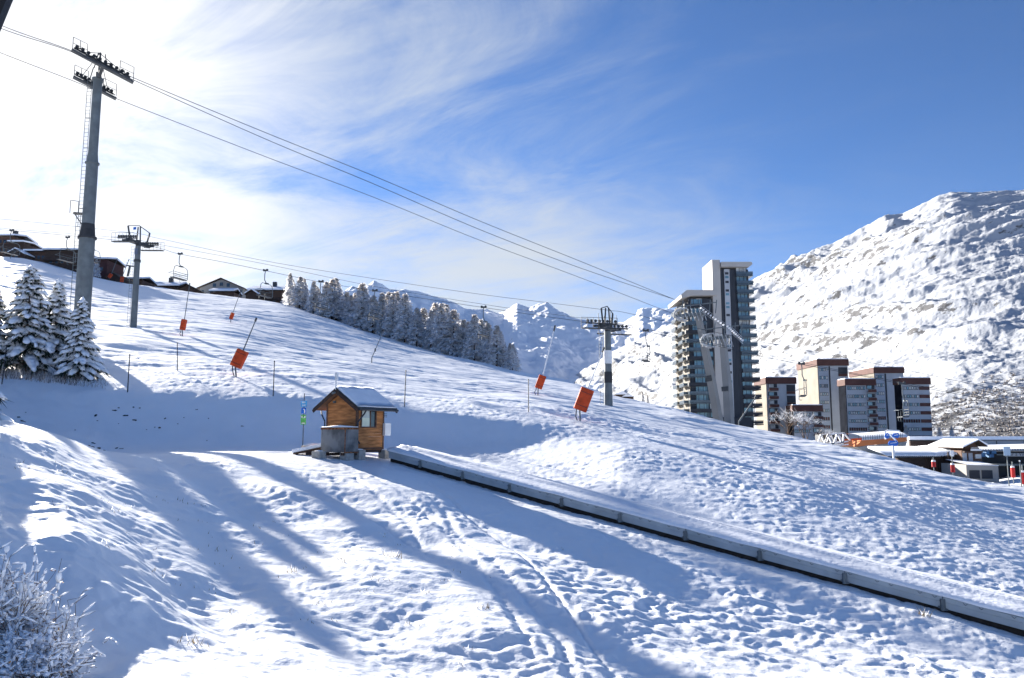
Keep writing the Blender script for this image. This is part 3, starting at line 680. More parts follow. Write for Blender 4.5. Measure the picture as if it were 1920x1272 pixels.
def small_pylon(name,label,loc,rz,h,r,slope,banded=False,sign=False,hl=2.6,arm=2.3):
    p=thing(name,label,'pylon',loc,rz)
    b=MB(); b.tube([(0,0,-1),(0,0,h)],[r*1.12,r*.9],16); b.build('pole',STEEL,p)
    if banded:
        for z0,z1,m in((h*.30,h*.45,DARK),(h*.56,h*.74,WHITEP)):
            b=MB(); b.tube([(0,0,z0),(0,0,z1)],r*1.1,16); b.build('painted_band',m,p)
    else:
        b=MB(); b.tube([(0,0,h*.80),(0,0,h*.83)],r*1.15,16); b.build('flange',STEELD,p)
    cx,cy=-math.cos(rz),math.sin(rz)
    b=MB(); ladder(b,cx*(r+.28),cy*(r+.28),0,h,.3,(math.cos(rz),-math.sin(rz))); b.build('ladder',STEEL,p)
    b=MB(); b.bar((0,-arm,h+.35),(0,arm,h+.35),.35,.4); b.bar((0,0,h),(0,0,h+.7),.4,.4); b.build('crossarm',STEELD,p)
    for yy in(-arm,arm):
        b=MB(); sheaves(b,-hl,hl,yy,h+.55-slope*hl,h+.55+slope*hl,8,.14); b.bar((-hl*.5,yy,h+.35),(hl*.5,yy,h+.35),.16,.2); b.build('sheave_train',STEELD,p)
        b=MB(); sgn=1 if yy>0 else -1
        b.bar((-hl-.2,yy+.5*sgn,h+.0-slope*hl),(hl+.2,yy+.5*sgn,h+.0+slope*hl),.45,.1)
        rail(b,-hl-.2,hl+.2,yy+.72*sgn,h-slope*hl,h+slope*hl,1.0,6); b.build('catwalk',STEELD,p)
    b=MB()
    for x in(-.25,.25): b.bar((x,0,h+.6),(x*.6,0,h+2.3),.1,.12)
    for s in(-1,1): 
        b.bar((0,s*arm*.75,h+.5),(0,s*arm*1.0,h+2.0),.12,.16); b.bar((0,s*arm*1.0,h+2.0),(0,0,h+2.45),.06,.08)
        b.tube([(0.6,s*arm*.5,h+.5),(.6,s*arm*.5,h+1.7)],.03,4); b.tube([(-.6,s*arm*.5,h+.5),(-.6,s*arm*.5,h+1.7)],.03,4)
    b.build('lifting_frame',STEELD,p)
    if sign:
        b=MB(); b.box((-.4,-.25,h+2.1),(.38,.06,.3),0); b.build('sign_plate',BLUEP,p)
        b=MB(); b.box((.1,-r-.05,h-.7),(.42,.06,.7),0); b.build('sign_plate',mat('dull_blue_plate',(.10,.13,.2),.6,.1,3),p)
    return p
P2=foot(250,615,90); P3=foot(1141,760,75)
rd2=math.atan2(P3.y-P2.y,P3.x-P2.x)
h2=at(262,462,90).z-P2.z; h3=at(1147,622,75).z-P3.z
small_pylon('lift_pylon','slim grey chairlift pylon with wide frame head on the upper left slope',P2,rd2,h2,.33,-.08,False,True,1.35,1.75)
small_pylon('lift_pylon','chairlift pylon with a white and a dark band standing left of the tower block',P3,rd2-.15,h3,.36,-.10,True,False,1.55,1.8)
# far small pylon on the skyline
pf=foot(236,516,260); pf.z=at(236,522,260).z
t=thing('lift_pylon','tiny dark T shaped lift pylon on the skyline beside the far roofs','pylon',pf)
b=MB(); b.tube([(0,0,-3),(1.2,0,4.2)],.35,6); b.build('pole',STEELD,t)
b=MB(); b.bar((-1.6,0,4.6),(4,0,3.8),.4,.4); b.bar((.2,0,4.4),(.1,0,5.4),.15,.15); b.bar((2.2,0,4.2),(2.2,0,5.2),.15,.15); b.build('crossarm',STEELD,t)
# leaning pair in front of the tower
def portal(label,ub,vb,ut,vt,Y,p0,p1,loopc):
    B=at(ub,vb,Y); Tt=at(ut,vt,Y); base=Vector((B.x,B.y,B.z-1.5)); t=thing('leaning_pylon',label,'pylon',base)
    d=(Tt-B); tb=B+d*-.1-base; tp=Tt-base
    b=MB(); mid=tb.lerp(tp,.5)+Vector((.12,0,0)); b.tube([tb,mid,tp],[.62,.56,.42],4); b.build('pole',mat('pale_steel',(.22,.22,.215),.7,.08,.4),t)
    b=MB(); q=tb.lerp(tp,.42); q2=tb.lerp(tp,.47); b.tube([q,q2],.60,4); b.build('painted_band',STEELD,t)
    a=at(*p0)-base; e=at(*p1)-base
    b=MB(); up=Vector((.12,0,.62))
    for off in (Vector((0,0,0)),up): b.bar(a+off,e+off,.05,.05)
    n=10
    for k in range(n):
        f=(k+.5)/n; c=a.lerp(e,f)+up*.5; g=a.lerp(e,min(1,f+.5/n))+up; b.tube([c-Vector((0,.12,0)),c+Vector((0,.12,0))],.115,8,1); b.bar(a.lerp(e,f),g,.04,.04)
    b.build('sheave_train',[mat('frosted_steel',(.36,.37,.38),.8,.4,2.5),FROST],t)
    b=MB(); 
    for sgn,rr in((1,1.0),(-1,.85)):
        pts=[]
        for k in range(12):
            an=PI*.5+sgn*0.0+PI*k/11; pts.append(tp+Vector((loopc[0]+loopc[2]*math.cos(an)*rr,-.6*sgn,loopc[1]+loopc[3]*math.sin(an))))
        b.tube(pts,.09,5)
    for k in range(8):
        x=loopc[0]-loopc[2]*.9+k*loopc[2]*.3; b.tube([tp+Vector((x,-.5,loopc[1]-.8)),tp+Vector((x+.4,.5,loopc[1]+.8))],.05,4)
        b.tube([tp+Vector((x,-.5,loopc[1]+.8)),tp+Vector((x+.5,-.5,loopc[1]-.8))],.05,4)
    b.build('arm_frame',mat('frosted_steel',(.36,.37,.38),.8,.4,2.5),t)
    b=MB(); b.bar(tp+Vector((loopc[0]-loopc[2],0,-.1)),tp+Vector((.9,0,.3)),.3,.35); b.bar(tp+Vector((-2.6,.2,1.1)),tp+Vector((2.4,.2,1.7)),.12,.12)
    for x in(-2.,-1.,.2,1.4,2.2): b.tube([tp+Vector((x,.1,.3)),tp+Vector((x+.2,.1,2.0))],.06,4)
    b.build('crossarm',STEEL,t); return t
portal('left and taller leaning pylon with a long row of frosted sheaves before the tower',1346,786,1309,592,97,(1311,581,97),(1358,616,95),(-1.5,.1,1.6,.75))
portal('right leaning pylon of the pair in front of the tower, with shorter sheave row',1367,790,1355,636,93,(1362,616,93),(1393,645,91),(-1.2,-.2,1.5,.8))
# ------------------------------------------------------------ ropes
def rope(label,pts,r,cat='cable',group=None):
    # smooth curve through the given points
    P=[Vector(q) for q in pts]; out=[]
    for i in range(len(P)-1):
        p0=P[max(i-1,0)];p1=P[i];p2=P[i+1];p3=P[min(i+2,len(P)-1)]
        if i==0: p0=p1*2-p2
        if i==len(P)-2: p3=p2*2-p1
        for k in range(10):
            s=k/10; out.append(.5*((2*p1)+(p2-p0)*s+(2*p0-5*p1+4*p2-p3)*s*s+(3*p1-p0-3*p2+p3)*s**3))
    out.append(P[-1]); b=MB(); b.tube(out,r,5); o=b.build('haul_rope',ROPE); return tag(o,label,cat,group)
X1,Y1=P1.x,P1.y; dx1,dy1=.82,.57
def on_line(u,v,ox,oy,dx,dy):
    t,q=tq(u,v); k=(ox-t*oy)/(t*dy-dx); Y=oy+k*dy; return Vector((ox+k*dx,Y,q*Y))
ox,oy=X1+.57*2.5,Y1-.82*2.5
g1='ropes of the left pylon running down to the leaning pylons'
rope('uppermost steel rope sweeping down from the tall left pylon across the sky',[on_line(u,v,ox,oy,dx1,dy1) for u,v in((-160,-30),(0,47),(133,95),(245,144),(500,250),(700,330),(900,415),(1080,487),(1250,556),(1300,574))],.030,group=g1)
ox2,oy2=ox+.3,oy-.6
rope('middle of the three sky ropes, close under the uppermost one',[on_line(u,v,ox2,oy2,dx1,dy1) for u,v in((-160,-18),(0,53),(133,97),(245,148),(500,262),(700,345),(900,431),(1080,500),(1250,557),(1300,572))],.030,group=g1)
ox3,oy3=X1-.57*2.2,Y1+.82*2.2
rope('lowest of the three sky ropes from the tall left pylon',[on_line(u,v,ox3,oy3,dx1,dy1) for u,v in((-160,35),(0,99),(137,152),(215,184),(500,295),(700,370),(900,451),(1080,518),(1250,584),(1320,612))],.028,group=g1)
d2=(P3-P2); d2.z=0; d2.normalize(); n2v=Vector((-d2.y,d2.x,0))
def line2(pts,off,r,label):
    o=P2+n2v*off; return rope(label,[on_line(u,v,o.x,o.y,d2.x,d2.y) for u,v in pts],r,group='ropes of the slim chairlift')
L2N=[(-120,425),(0,431),(230,452),(300,466),(334,476),(420,492),(498,508),(600,529),(703,546),(800,561),(907,577),(1010,592),(1115,606),(1172,612),(1215,622),(1270,634),(1350,650),(1430,669),(1500,683),(1600,702),(1690,720),(1800,740),(1920,762),(2050,785)]
line2(L2N,-1.75,.022,'lower rope of the slim chairlift that carries the hanging chairs')
L2F=[(-120,418),(0,428),(230,447),(300,459),(500,496),(700,537),(907,571),(1010,586),(1115,600),(1172,609),(1270,630),(1430,664),(1600,700),(1800,737),(2050,778)]
line2(L2F,1.75,.018,'returning rope of the slim chairlift just above the one with the chairs')
line2([(-120,405),(0,411),(240,436),(300,448),(500,490),(703,523),(900,552),(1020,567),(1140,582),(1170,586),(1270,608),(1460,648),(1600,674),(1760,707),(1920,742),(2050,770)],0,.018,'thin signal cable above the chairs of the slim chairlift')
# ------------------------------------------------------------ chairs
def make_chair(label):
    t=thing('lift_chair',label,'chairlift chair',(0,0,0),0,'chairs hanging from the slim chairlift')
    b=MB(); b.box((0,0,.03),(.55,.14,.16)); b.tube([(-.2,-.08,.1),(-.2,.08,.1)],.1,8); b.tube([(.2,-.08,.1),(.2,.08,.1)],.1,8); b.build('grip',STEELD,t)
    b=MB(); b.tube([(0,0,0),(0,-.12,-.4),(0,-.12,-1.0),(.12,-.05,-1.32),(.25,0,-1.42)],.045,6); b.box((.2,0,-1.42),(.3,.4,.12)); b.build('hanger_arm',STEEL,t)
    b=MB(); W2=1.12
    pts=[(.22,-W2,-2.75),(.2,-W2-.05,-2.1),(.2,-W2+.08,-1.62),(.2,-W2+.35,-1.45),(.2,W2-.35,-1.45),(.2,W2-.08,-1.62),(.2,W2+.05,-2.1),(.22,W2,-2.75)]
    b.tube(pts,.035,6); b.build('frame',STEEL,t)
    b=MB(); b.box((-.05,0,-2.78),(.52,2.2,.09)); b.build('seat',STEELD,t)
    b=MB()
    for k in range(3): b.box((.24,0,-2.60+k*.22),(.03,2.1,.05))
    b.build('backrest',STEELD,t)
    b=MB(); b.tube([(.2,-W2,-2.1),(-.55,-W2+.05,-2.25),(-.6,0,-2.2),(-.55,W2-.05,-2.25),(.2,W2,-2.1)],.022,5); b.tube([(-.3,-.5,-2.3),(-.35,-.5,-3.1),(-.1,-.5,-3.15)],.02,4); b.tube([(-.3,.5,-2.3),(-.35,.5,-3.1),(-.1,.5,-3.15)],.02,4); b.build('safety_bar',STEEL,t)
    return t
CH=[(22,433,'chair at the far left over the uppermost chalet, only its hanger clear'),(127,446,'chair partly hidden by the tall left pylon'),(173,446,'empty chair just right of the tall left pylon'),(338,477,'chair hanging alone against bright sky right of the slim pylon'),(498,508,'chair hanging over the snow roofed chalet beside the larch wood'),(602,529,'chair seen against the tops of the left larches'),(703,546,'chair hanging in front of the middle of the larch wood'),(907,577,'chair over the right end of the larch wood'),(1211,621,'edge on chair between the banded pylon and the tower'),(1503,683,'chair in front of the tallest brown topped apartment block'),(1691,720,'chair in front of the striped right hand block, snow on its seat')]
o=P2+n2v*-1.75; c0=None
for u,v,l in CH:
    q=on_line(u,v,o.x,o.y,d2.x,d2.y)
    if c0 is None: c0=make_chair(l); c0.location=q; c0.rotation_euler=(0,0,rd2)
    else: dup(c0,q,rd2,l)
# ------------------------------------------------------------ snow lances
def lance(label,u,v,Y,tip,pad,pole_w=.045,mats=None,hose=True,name='snow_lance'):
    base=foot(u,v,Y); B=at(u,v,Y); T_=at(tip[0],tip[1],Y); d=T_-B; d.y=0
    t=thing(name,label,'snow lance',base,0,'snow making lances on the piste')
    if pad:
        (u0,v0),(u1,v1),w=pad; a=at(u0,v0,Y)-B; e=at(u1,v1,Y)-B; c=(a+e)/2; L=(e-a).length; ang=math.atan2((e-a).x,(e-a).z)
        R=Matrix.Rotation(ang,3,'Y'); ww=w*Y/F
        b=MB(); b.box(c,(ww,.45 if ww>.5 else ww*.9,L),0,R); ob=b.build('padding',mats or ORANGE,t)
        bv=ob.modifiers.new('bevel','BEVEL'); bv.width=min(.05,ww*.15); bv.segments=2
        b=MB(); b.bar(c+R@Vector((-ww*.5,-.231,L*.3)),c+R@Vector((ww*.5,-.231,L*.3)),.01,.03); b.bar(c+R@Vector((-ww*.5,-.231,-L*.3)),c+R@Vector((ww*.5,-.231,-L*.3)),.01,.03)
        if ww>.5: b.build('strap',DARK,t)
        b=MB(); b.tube([(0,0,-.4),(a*1.0)],.055,6); b.build('post',STEEL,t)
        if hose and ww>.5:
            b=MB(); s0=a+R@Vector((-ww*.3,0,.1)); b.tube([s0,s0+Vector((-.02,0,-.25)),Vector((-.28,0,.28)),Vector((-.18,0,.0)),Vector((-.15,0,-.3))],.035,6); b.build('hose',DARK,t)
        b=MB(); top=T_-B; b.tube([e-(e-a)*.05,e.lerp(top,.9)],[pole_w,pole_w*.8],6); b.build('boom',WHITEP if Y<80 and u>900 else STEEL,t)
        b=MB(); b.tube([e.lerp(top,.88),top],[pole_w*1.5,pole_w*1.5],6); b.build('nozzle',STEELD,t)
    else:
        b=MB(); k=d*.12+Vector((0,0,.1)); mid=Vector((0,0,(d.z)*.16)); b.tube([(0,0,-.3),mid],.06,6); b.build('post',STEEL,t)
        b=MB(); b.tube([mid,d*.93],[pole_w,pole_w*.8],6); b.build('boom',STEEL,t)
        b=MB(); b.tube([d*.92,d],pole_w*1.5,6); b.build('nozzle',STEELD,t)
        b=MB(); b.box(mid.lerp(d,.28),(.14,.14,.35)); b.build('clamp',STEELD,t)
    return t
lance('nearer orange padded snow lance left of the hut, leaning right',445,688,54,(482,578),((442,670),(457,639),21))
lance('large orange padded snow lance below the banded pylon, with white boom',1088,786,50,(1133,648),((1087,766),(1102,726),25))
lance('orange padded lance with long white boom halfway between hut and banded pylon',1008,738,72,(1041,607),((1009,725),(1018,701),14),.06)
lance('slim orange padded lance just right of the slim pylon foot',342,629,85,(356,530),((342,618),(346,598),9),.045)
lance('small orange padded lance higher up the slope under the white gable chalet',433,598,120,(452,538),((433,592),(437,580),6),.05)
lance('tiny orange padded lance left of the slim pylon before the far roofs',228,535,195,(242,490),((228,533),(229,523),6),.07)
lance('tiny orange padded lance leaning left beside the dark gabled shed',205,530,200,(220,488),((204,524),(209,517),6),.07)
lance('bare thin lance without padding in front of the larch wood',697,676,88,(720,612),None,.05)
lance('bare white lance leaning right in front of the tower foot',1385,786,86,(1418,728),None,.09)
lance('tiny white lance on the left skyline below the long dark chalet',19,487,190,(30,472),None,.10)
# thin marker poles along the top of the bank
for u,v0,v1,Y,dx_,l in((3,720,646,46,.12,'leftmost thin dark marker pole, in front of the spruces'),(239,737,666,47,0,'thin dark marker pole standing at the edge of the bank right of the spruces'),(333,693,640,55,-.12,'thin dark marker pole leaning left beyond the bank edge'),(512,746,680,48,0,'thin dark marker pole at the bank edge left of the hut'),(758,768,700,47.8,.06,'thin marker pole at the bank edge right of the hut roof'),(991,783,722,50,0,'thin marker pole furthest right, left of the large orange lance')):
    p=foot(u,v0,Y); h=(v0-v1)*Y/F; t=thing('marker_pole',l,'pole',p,0,'thin marker poles along the bank')
    b=MB(); b.tube([(0,0,-.3),(dx_,0,h)],[.034,.028],5); b.build('rod',DARK if u<600 else STEELD,t)
    b=MB(); b.tube([(dx_,0,h-.06),(dx_,0,h+.02)],.04,5); b.build('cap',STEELD,t)
# little poles before the skyline left
# ------------------------------------------------------------ ticket hut
HR=math.radians(58)
hb=at(668,862,35.6); hb.z=gz(hb.x,hb.y)
# local x = along the ridge (to the right and away), local y = left/away, origin at front corner (nearest)
hut=thing('wooden_hut','small pine lift hut with snowy gable roof at the top of the conveyor','hut',hb,HR)
Lx,Wy,z0=1.80,1.90,.42; ze=2.42; zr=3.02
def px_h(v): return at(672,v,35.6).z-hb.z
ze=px_h(757); zr=ze+.62
b=MB()
b.b2(0,Lx,0,Wy,z0,ze)            # body is set as planked walls below
b.f=[];b.m=[];b.v=[];b.n=0
NP=14
for k in range(NP):
    za=z0+(ze-z0)*k/NP; zb=z0+(ze-z0)*(k+1)/NP-.004
    wz0,wz1=px_h(800),px_h(764)
    # front long wall (y=0) with a window opening
    if zb>wz0 and za<wz1:
        b.b2(0,.22,0,.05,za,zb); b.b2(1.30,Lx,0,.05,za,zb)
    else: b.b2(0,Lx,0,.05,za,zb)
    b.b2(0,Lx,Wy-.05,Wy,za,zb); b.b2(0,.05,.052,Wy-.052,za,zb); b.b2(Lx-.05,Lx,.052,Wy-.052,za,zb)
b.prism([(0.03,ze-.01),(Wy-.03,ze-.01),(Wy/2,zr-.06)],0,.05)
# prism is built in xz with y extrusion: turn it into the gable plane
n8=8-2
vs=b.v[-6:]; b.v[-6:]=[(y,x,z) for (x,y,z) in vs]
b.add([(Lx-.05,.03,ze-.01),(Lx-.05,Wy-.03,ze-.01),(Lx-.05,Wy/2,zr-.06),(Lx,.03,ze-.01),(Lx,Wy-.03,ze-.01),(Lx,Wy/2,zr-.06)],[(0,1,2),(5,4,3),(0,3,4,1),(1,4,5,2),(2,5,3,0)])
wall=b.build('wall',WOOD,hut)
b=MB(); b.b2(.06,Lx-.06,.06,Wy-.06,z0+.01,z0+.08); b.b2(.06,Lx-.06,.9,.95,z0+.09,ze-.02); b.build('interior',WOODD,hut)
b=MB()
for x,y in((-.012,-.012),(Lx-.088,-.012),(-.012,Wy-.088)): b=MB(); b.b2(x,x+.10,y,y+.10,z0,ze+.002); b.build('corner_post',WOODM,hut)
b=MB(); b.b2(.09,Lx-.09,-.018,-.002,z0+.02,z0+.10); b.build('base_board',WOODM,hut)
b=MB(); x0,x1=.24,1.28
for a in((x0,x1,-.02,.03,wz0-.06,wz0),(x0,x1,-.02,.03,wz1,wz1+.05),(x0,x0+.06,-.02,.03,wz0,wz1),(x1-.06,x1,-.02,.03,wz0,wz1),(.86,.90,-.012,.03,wz0,wz1)): b.b2(*a)
wf=b.build('window',WOODM,hut)
b=MB(); b.b2(x0+.06,.86,.03,.045,wz0,wz1-.0); b.build('pane',HOARD,wf)
b=MB(); b.b2(x0+.10,.82,.015,.028,wz0+.04,wz0+.40); b.build('notice_board',mat('pale_notice',(.62,.68,.55),.6,.08,3),wf)
b=MB(); b.b2(.90,x1-.06,.03,.045,wz0,wz1); b.build('pane',GLASS,wf)
# roof
ov=.42; x0r,x1r=-.42,Lx+.42; k=(zr-ze)/(Wy/2)
def roofslab(dz0,dz1,ex,name,m,par,m2=None,rough=0):
    b=MB(); e=ov+ex; zl=ze-k*e
    nx=18
    for sgn in(0,1):
        ys=(-e,Wy/2) if sgn==0 else (Wy+e,Wy/2); zs=(zl,zr)
        vs=[];fs=[]
        ny=6
        for i in range(nx+1):
            for j in range(ny+1):
                x=x0r-ex+(x1r-x0r+2*ex)*i/nx; f=j/ny; y=ys[0]+(ys[1]-ys[0])*f; z=zs[0]+(zs[1]-zs[0])*f
                edge=min(1,min(i,nx-i)/1.5+.35)*min(1,(j+.8)/2) if rough else 1
                dz=dz1
                if rough: dz=dz0+(dz1-dz0)*edge*(1+rough*float(perlin(np.array([x*1.7]),np.array([y*1.7+3]),5)[0]))
                vs.append((x,y,z+dz))
        N=(nx+1)*(ny+1)
        vs+=[(q[0],q[1],zs[0]+(zs[1]-zs[0])*((ii%(ny+1))/ny)+dz0) for ii,q in enumerate(vs)]
        for i in range(nx):
            for j in range(ny):
                a=i*(ny+1)+j; q=(a,a+1,a+ny+2,a+ny+1); fs.append(q if sgn else q[::-1]); q2=tuple(N+w for w in q); fs.append(q2[::-1] if sgn else q2)
        for i in range(nx):
            for j in(0,ny): a=i*(ny+1)+j; fs.append((a,a+ny+1,a+ny+1+N,a+N))
        for j in range(ny):
            for i in(0,nx): a=i*(ny+1)+j; fs.append((a,a+1,a+1+N,a+N))
        b.add(vs,fs)
    return b.build(name,m,par)
roof=roofslab(0,.05,0,'roof',WOODM,hut)
roofslab(.053,.10,.02,'roof_sheet',ROOFM,roof)
sn=roofslab(.103,.22,-.03,'snow_cover',SNOW,roof,rough=.25); sn.data.polygons.foreach_set('use_smooth',[True]*len(sn.data.polygons))
b=MB()
for s in(0,1):
    e=ov+.02; y0=-e if s==0 else Wy+e
    b.bar((x0r-.03,y0,ze-k*e-.04),(x0r-.03,Wy/2,zr-.04+.0),.03,.15); b.bar((x1r+.03,y0,ze-k*e-.04),(x1r+.03,Wy/2,zr-.04),.03,.15)
b.build('barge_board',WOODD,roof)
b=MB(); yE=-ov-.06; zE=ze-k*ov-.0
b.tube([(x0r,yE,zE),(x1r,yE,zE)],.055,8); b.build('gutter',ROOFM,roof)
b=MB(); b.tube([(.05,yE,zE-.03),(.05,yE+.1,zE-.18),(-.03,-.08,zE-.55),(-.03,-.06,z0+.45),(.02,-.12,z0+.32),(.04,-.16,z0+.28)],.036,8); b.build('downpipe',ROOFM,hut)
b=MB(); b.tube([(.1,Wy+ov+.02,zE-.02),(-.02,Wy+.3,zE-.18),(-.06,Wy+.05,zE-.5),(-.06,Wy+.03,z0+.4)],.032,8); b.build('downpipe',ROOFM,hut)
b=MB(); b.tube([(x0r,Wy/2,zr),(x0r,Wy/2,zr+.50)],.035,6); b.box((x0r+.03,Wy/2,zr+.62),(.10,.13,.34)); b.build('antenna',WHITEP,hut)
b=MB(); b.tube([(x0r-.05,Wy/2,zr-.12),(x0r-.22,Wy/2,zr-.16)],.05,8); b.build('lamp',STEEL,hut)
b=MB(); b.box((-.06,Wy*.72,zr-.52),(.12,.1,.1)); b.build('lamp',STEEL,hut)
b=MB(); b.b2(Lx-.10,Lx+.30,-.17,-.03,px_h(817),px_h(793)); b.build('electric_box',WHITEP,hut)
b=MB()
for q in range(3): b.b2(Lx-.02,Lx+.16,-.05,-.02,px_h(775+q*3),px_h(774+q*3))
b.build('hinge',DARK,hut)
b=MB(); b.b2(-.03,Lx+.05,-.03,Wy+.03,z0-.12,z0-.004); b.build('floor_frame',WOODD,hut)
# foundation blocks, each one its own
def block(label,x,y,w,d,h,cap=True,rot=0):
    M_=Matrix.Rotation(HR,3,'Z'); p=hb+M_@Vector((x,y,0)); t=thing('concrete_block',label,'concrete block',(p.x,p.y,gz(p.x,p.y)-.12),HR+rot,'concrete blocks under the hut and tank')
    b=MB(); b.box((0,0,h/2),(w,d,h)); o_=b.build('body',CONC,t); bv=o_.modifiers.new('bevel','BEVEL'); bv.width=.025; bv.segments=2
    if cap:
        b=MB(); b.lump((0,0,h+.005),(w*.5,d*.5,.045),0,None,.1); b.build('snow_cap',SNOW,t,True)
    return t
block('pale concrete block under the front corner of the wooden hut',.12,-.05,.42,.42,.55)
block('pale concrete block under the right corner of the hut beside the conveyor',Lx+.02,-.05,.40,.42,.50)
block('concrete block under the left end of the grey tank',-1.35,.95,.40,.5,.42)
block('darker concrete block under the middle of the grey tank',-.62,-.02,.5,.4,.42,False)
block('concrete block in the shadow below the hut floor',.95,.75,.45,.45,.42,False)
# grey tank with snow on it
M_=Matrix.Rotation(HR,3,'Z'); tp=hb+M_@Vector((-.98,-.22,.32))
tk=thing('grey_tank','grey panelled tank box with snow on top and rust along its edges, beside the hut','tank',tp,HR)
b=MB(); b.b2(0,.86,0,1.45,0,1.10); o_=b.build('body',CONCD,tk); bv=o_.modifiers.new('bevel','BEVEL'); bv.width=.02; bv.segments=2
RUST=mat('rusty_trim',(.20,.085,.04),.9,.5,9,thr=(.4,.6))
b=MB(); b.b2(-.012,.88,-.016,-.002,1.0,1.08); b.b2(-.016,-.002,-.012,1.46,1.0,1.08); b.b2(-.018,.03,-.018,-.003,0,1.0); b.b2(-.014,.87,-.02,-.004,-.02,.03); b.build('edge_trim',RUST,tk)
b=MB(); b.lump((.42,.73,1.10),(.47,.80,.10),0,None,.04); b.b2(0.0,.84,0.02,1.43,1.101,1.135); o_=b.build('snow_cover',SNOW,tk,True)
b=MB()
for q in range(3): b.b2(-.02,.9,.1+q*.5,.22+q*.5,-.13,-.022)
b.build('timber_bearer',WOODD,tk)
# snowy plank ramp and a low block left of the tank
q=foot(583,845,36.6)
t=thing('plank_ramp','snow covered plank ramp sloping to the ground left of the grey tank','ramp',(q.x,q.y,q.z),math.radians(-8))
b=MB(); b.bar((-.75,0,.06),(.75,.25,.38),.9,.06); b.build('deck',WOODM,t)
b=MB(); b.bar((-.80,0,.17),(.74,.25,.50),.90,.16); o_=b.build('snow_cover',SNOW,t); bv=o_.modifiers.new('bevel','BEVEL'); bv.width=.04; bv.segments=3
b=MB(); b.b2(-.1,.7,-.35,-.3,-.1,.2); b.b2(.1,.75,.3,.35,-.1,.25); b.build('trestle',WOODD,t)
q=foot(585,834,38.2)
t=thing('concrete_trough','low concrete trough topped with snow behind the plank ramp','trough',q,.1)
b=MB(); b.b2(-.46,.55,-.3,.3,-.1,.36); b.build('body',CONC,t)
b=MB(); b.lump((.04,0,.37),(.54,.34,.11),0,None,.05); b.build('snow_cap',SNOW,t,True)
# sign post left of the hut
q=foot(568,826,38.8); zz2=lambda v:at(568,v,38.8).z-q.z
t=thing('sign_post','thin post with two blue signs above a green piste sign left of the hut','sign',q)
b=MB(); b.tube([(0,0,-.2),(0,0,zz2(738))],.022,6); b.build('post',STEELD,t)
b=MB(); b.box((0,-.04,(zz2(752)+zz2(763))/2),(.30,.02,.28)); sg=b.build('sign_plate',LBLUE,t)
b=MB(); b.box((0,-.054,zz2(760)),(.20,.006,.035)); 
for k2 in(-.08,-.02,.05): b.box((k2,-.054,zz2(755)),(.03,.006,.09))
b.build('lettering',WHITEP,sg)
b=MB(); b.box((0,-.04,(zz2(764.5)+zz2(776))/2),(.24,.02,.29)); sg=b.build('sign_plate',BLUEP,t)
b=MB(); b.box((.05,-.054,zz2(772)),(.045,.006,.17)); b.tube([(.0,-.055,zz2(768)),(.05,-.055,zz2(768))],.03,6); b.build('arrow',WHITEP,sg)
b=MB(); b.box((0,-.04,(zz2(777.5)+zz2(797))/2),(.25,.02,.48)); sg=b.build('sign_plate',GREENP,t)
b=MB(); b.box((-.07,-.054,zz2(782)),(.05,.006,.10)); b.box((.07,-.054,zz2(782)),(.05,.006,.10)); b.box((0,-.054,zz2(784)),(.08,.006,.03)); b.box((0,-.054,zz2(794)),(.16,.006,.05)); b.build('lettering',WHITEP,sg)
# ------------------------------------------------------------ the conveyor
cv0=Vector((CA[0],CA[1],0)); Ltot=25.5
def carpet_z(s): # underside of the near panel: straight grade fitted on the bracket feet
    return -1.31-.163*(s-1.05)
def loc(s,w,h): 
    x=CA[0]+CDIR[0]*s+CPER[0]*w; y=CA[1]+CDIR[1]*s+CPER[1]*w; return Vector((x,y,carpet_z(s)+h))
cb=loc(0,0,0)
cvt=thing('ski_conveyor','long snow topped ski conveyor with grey side panels running down from the hut','conveyor belt',cb)
PANEL=mat('conveyor_panel',(.38,.42,.44),.55,.15,1.1,metal=.1)
def ribbon(sec,s0,s1,n,name,m,smooth=False,jit=None):
    b=MB(); vs=[];fs=[];ns=len(sec)
    for i in range(n+1):
        s=s0+(s1-s0)*i/n
        for j,(w,h) in enumerate(sec):
            hh=h+(jit(s,w) if jit else 0); vs.append(loc(s,w,hh)-cb)
    for i in range(n):
        for j in range(ns-1): a=i*ns+j; fs.append((a,a+ns,a+ns+1,a+1))
    fs.append(tuple(range(ns))); fs.append(tuple(n*ns+j for j in range(ns))[::-1])
    b.add(vs,fs); return b.build(name,m,cvt,smooth)
for k in range(10):
    s0=1.05+(k-1)*2.5+.012; s1=s0+2.5-.024
    if k==0: s0=-1.0; s1=1.05-.012
    ribbon([(0,0),(-.012,0),(-.012,.16),(-.03,.18),(-.03,.29),(0,.31),(.02,.31),(.02,0)],s0,s1,1,'side_panel',PANEL)
for k in range(10):
    s=1.05+k*2.5
    if s>Ltot: break
    b=MB()
    a=loc(s,-.05,-.05)-cb; e=loc(s,-.05,.25)-cb; b.bar(a,e,.08,.11); b.bar(loc(s-.12,-.055,.02)-cb,loc(s+.12,-.055,.0)-cb,.03,.05)
    for ss_ in(-.06,.06):
        for hh in(.06,.20): b.lump(loc(s+ss_,-.09,hh)-cb,(.015,.015,.015))
    b.build('bracket',STEEL,cvt)
    b=MB(); b.bar(loc(s,.12,-.5)-cb,loc(s,.12,0)-cb,.10,.10); b.bar(loc(s,1.9,-.5)-cb,loc(s,1.9,.2)-cb,.10,.10); b.build('leg',STEELD,cvt)
b=MB()
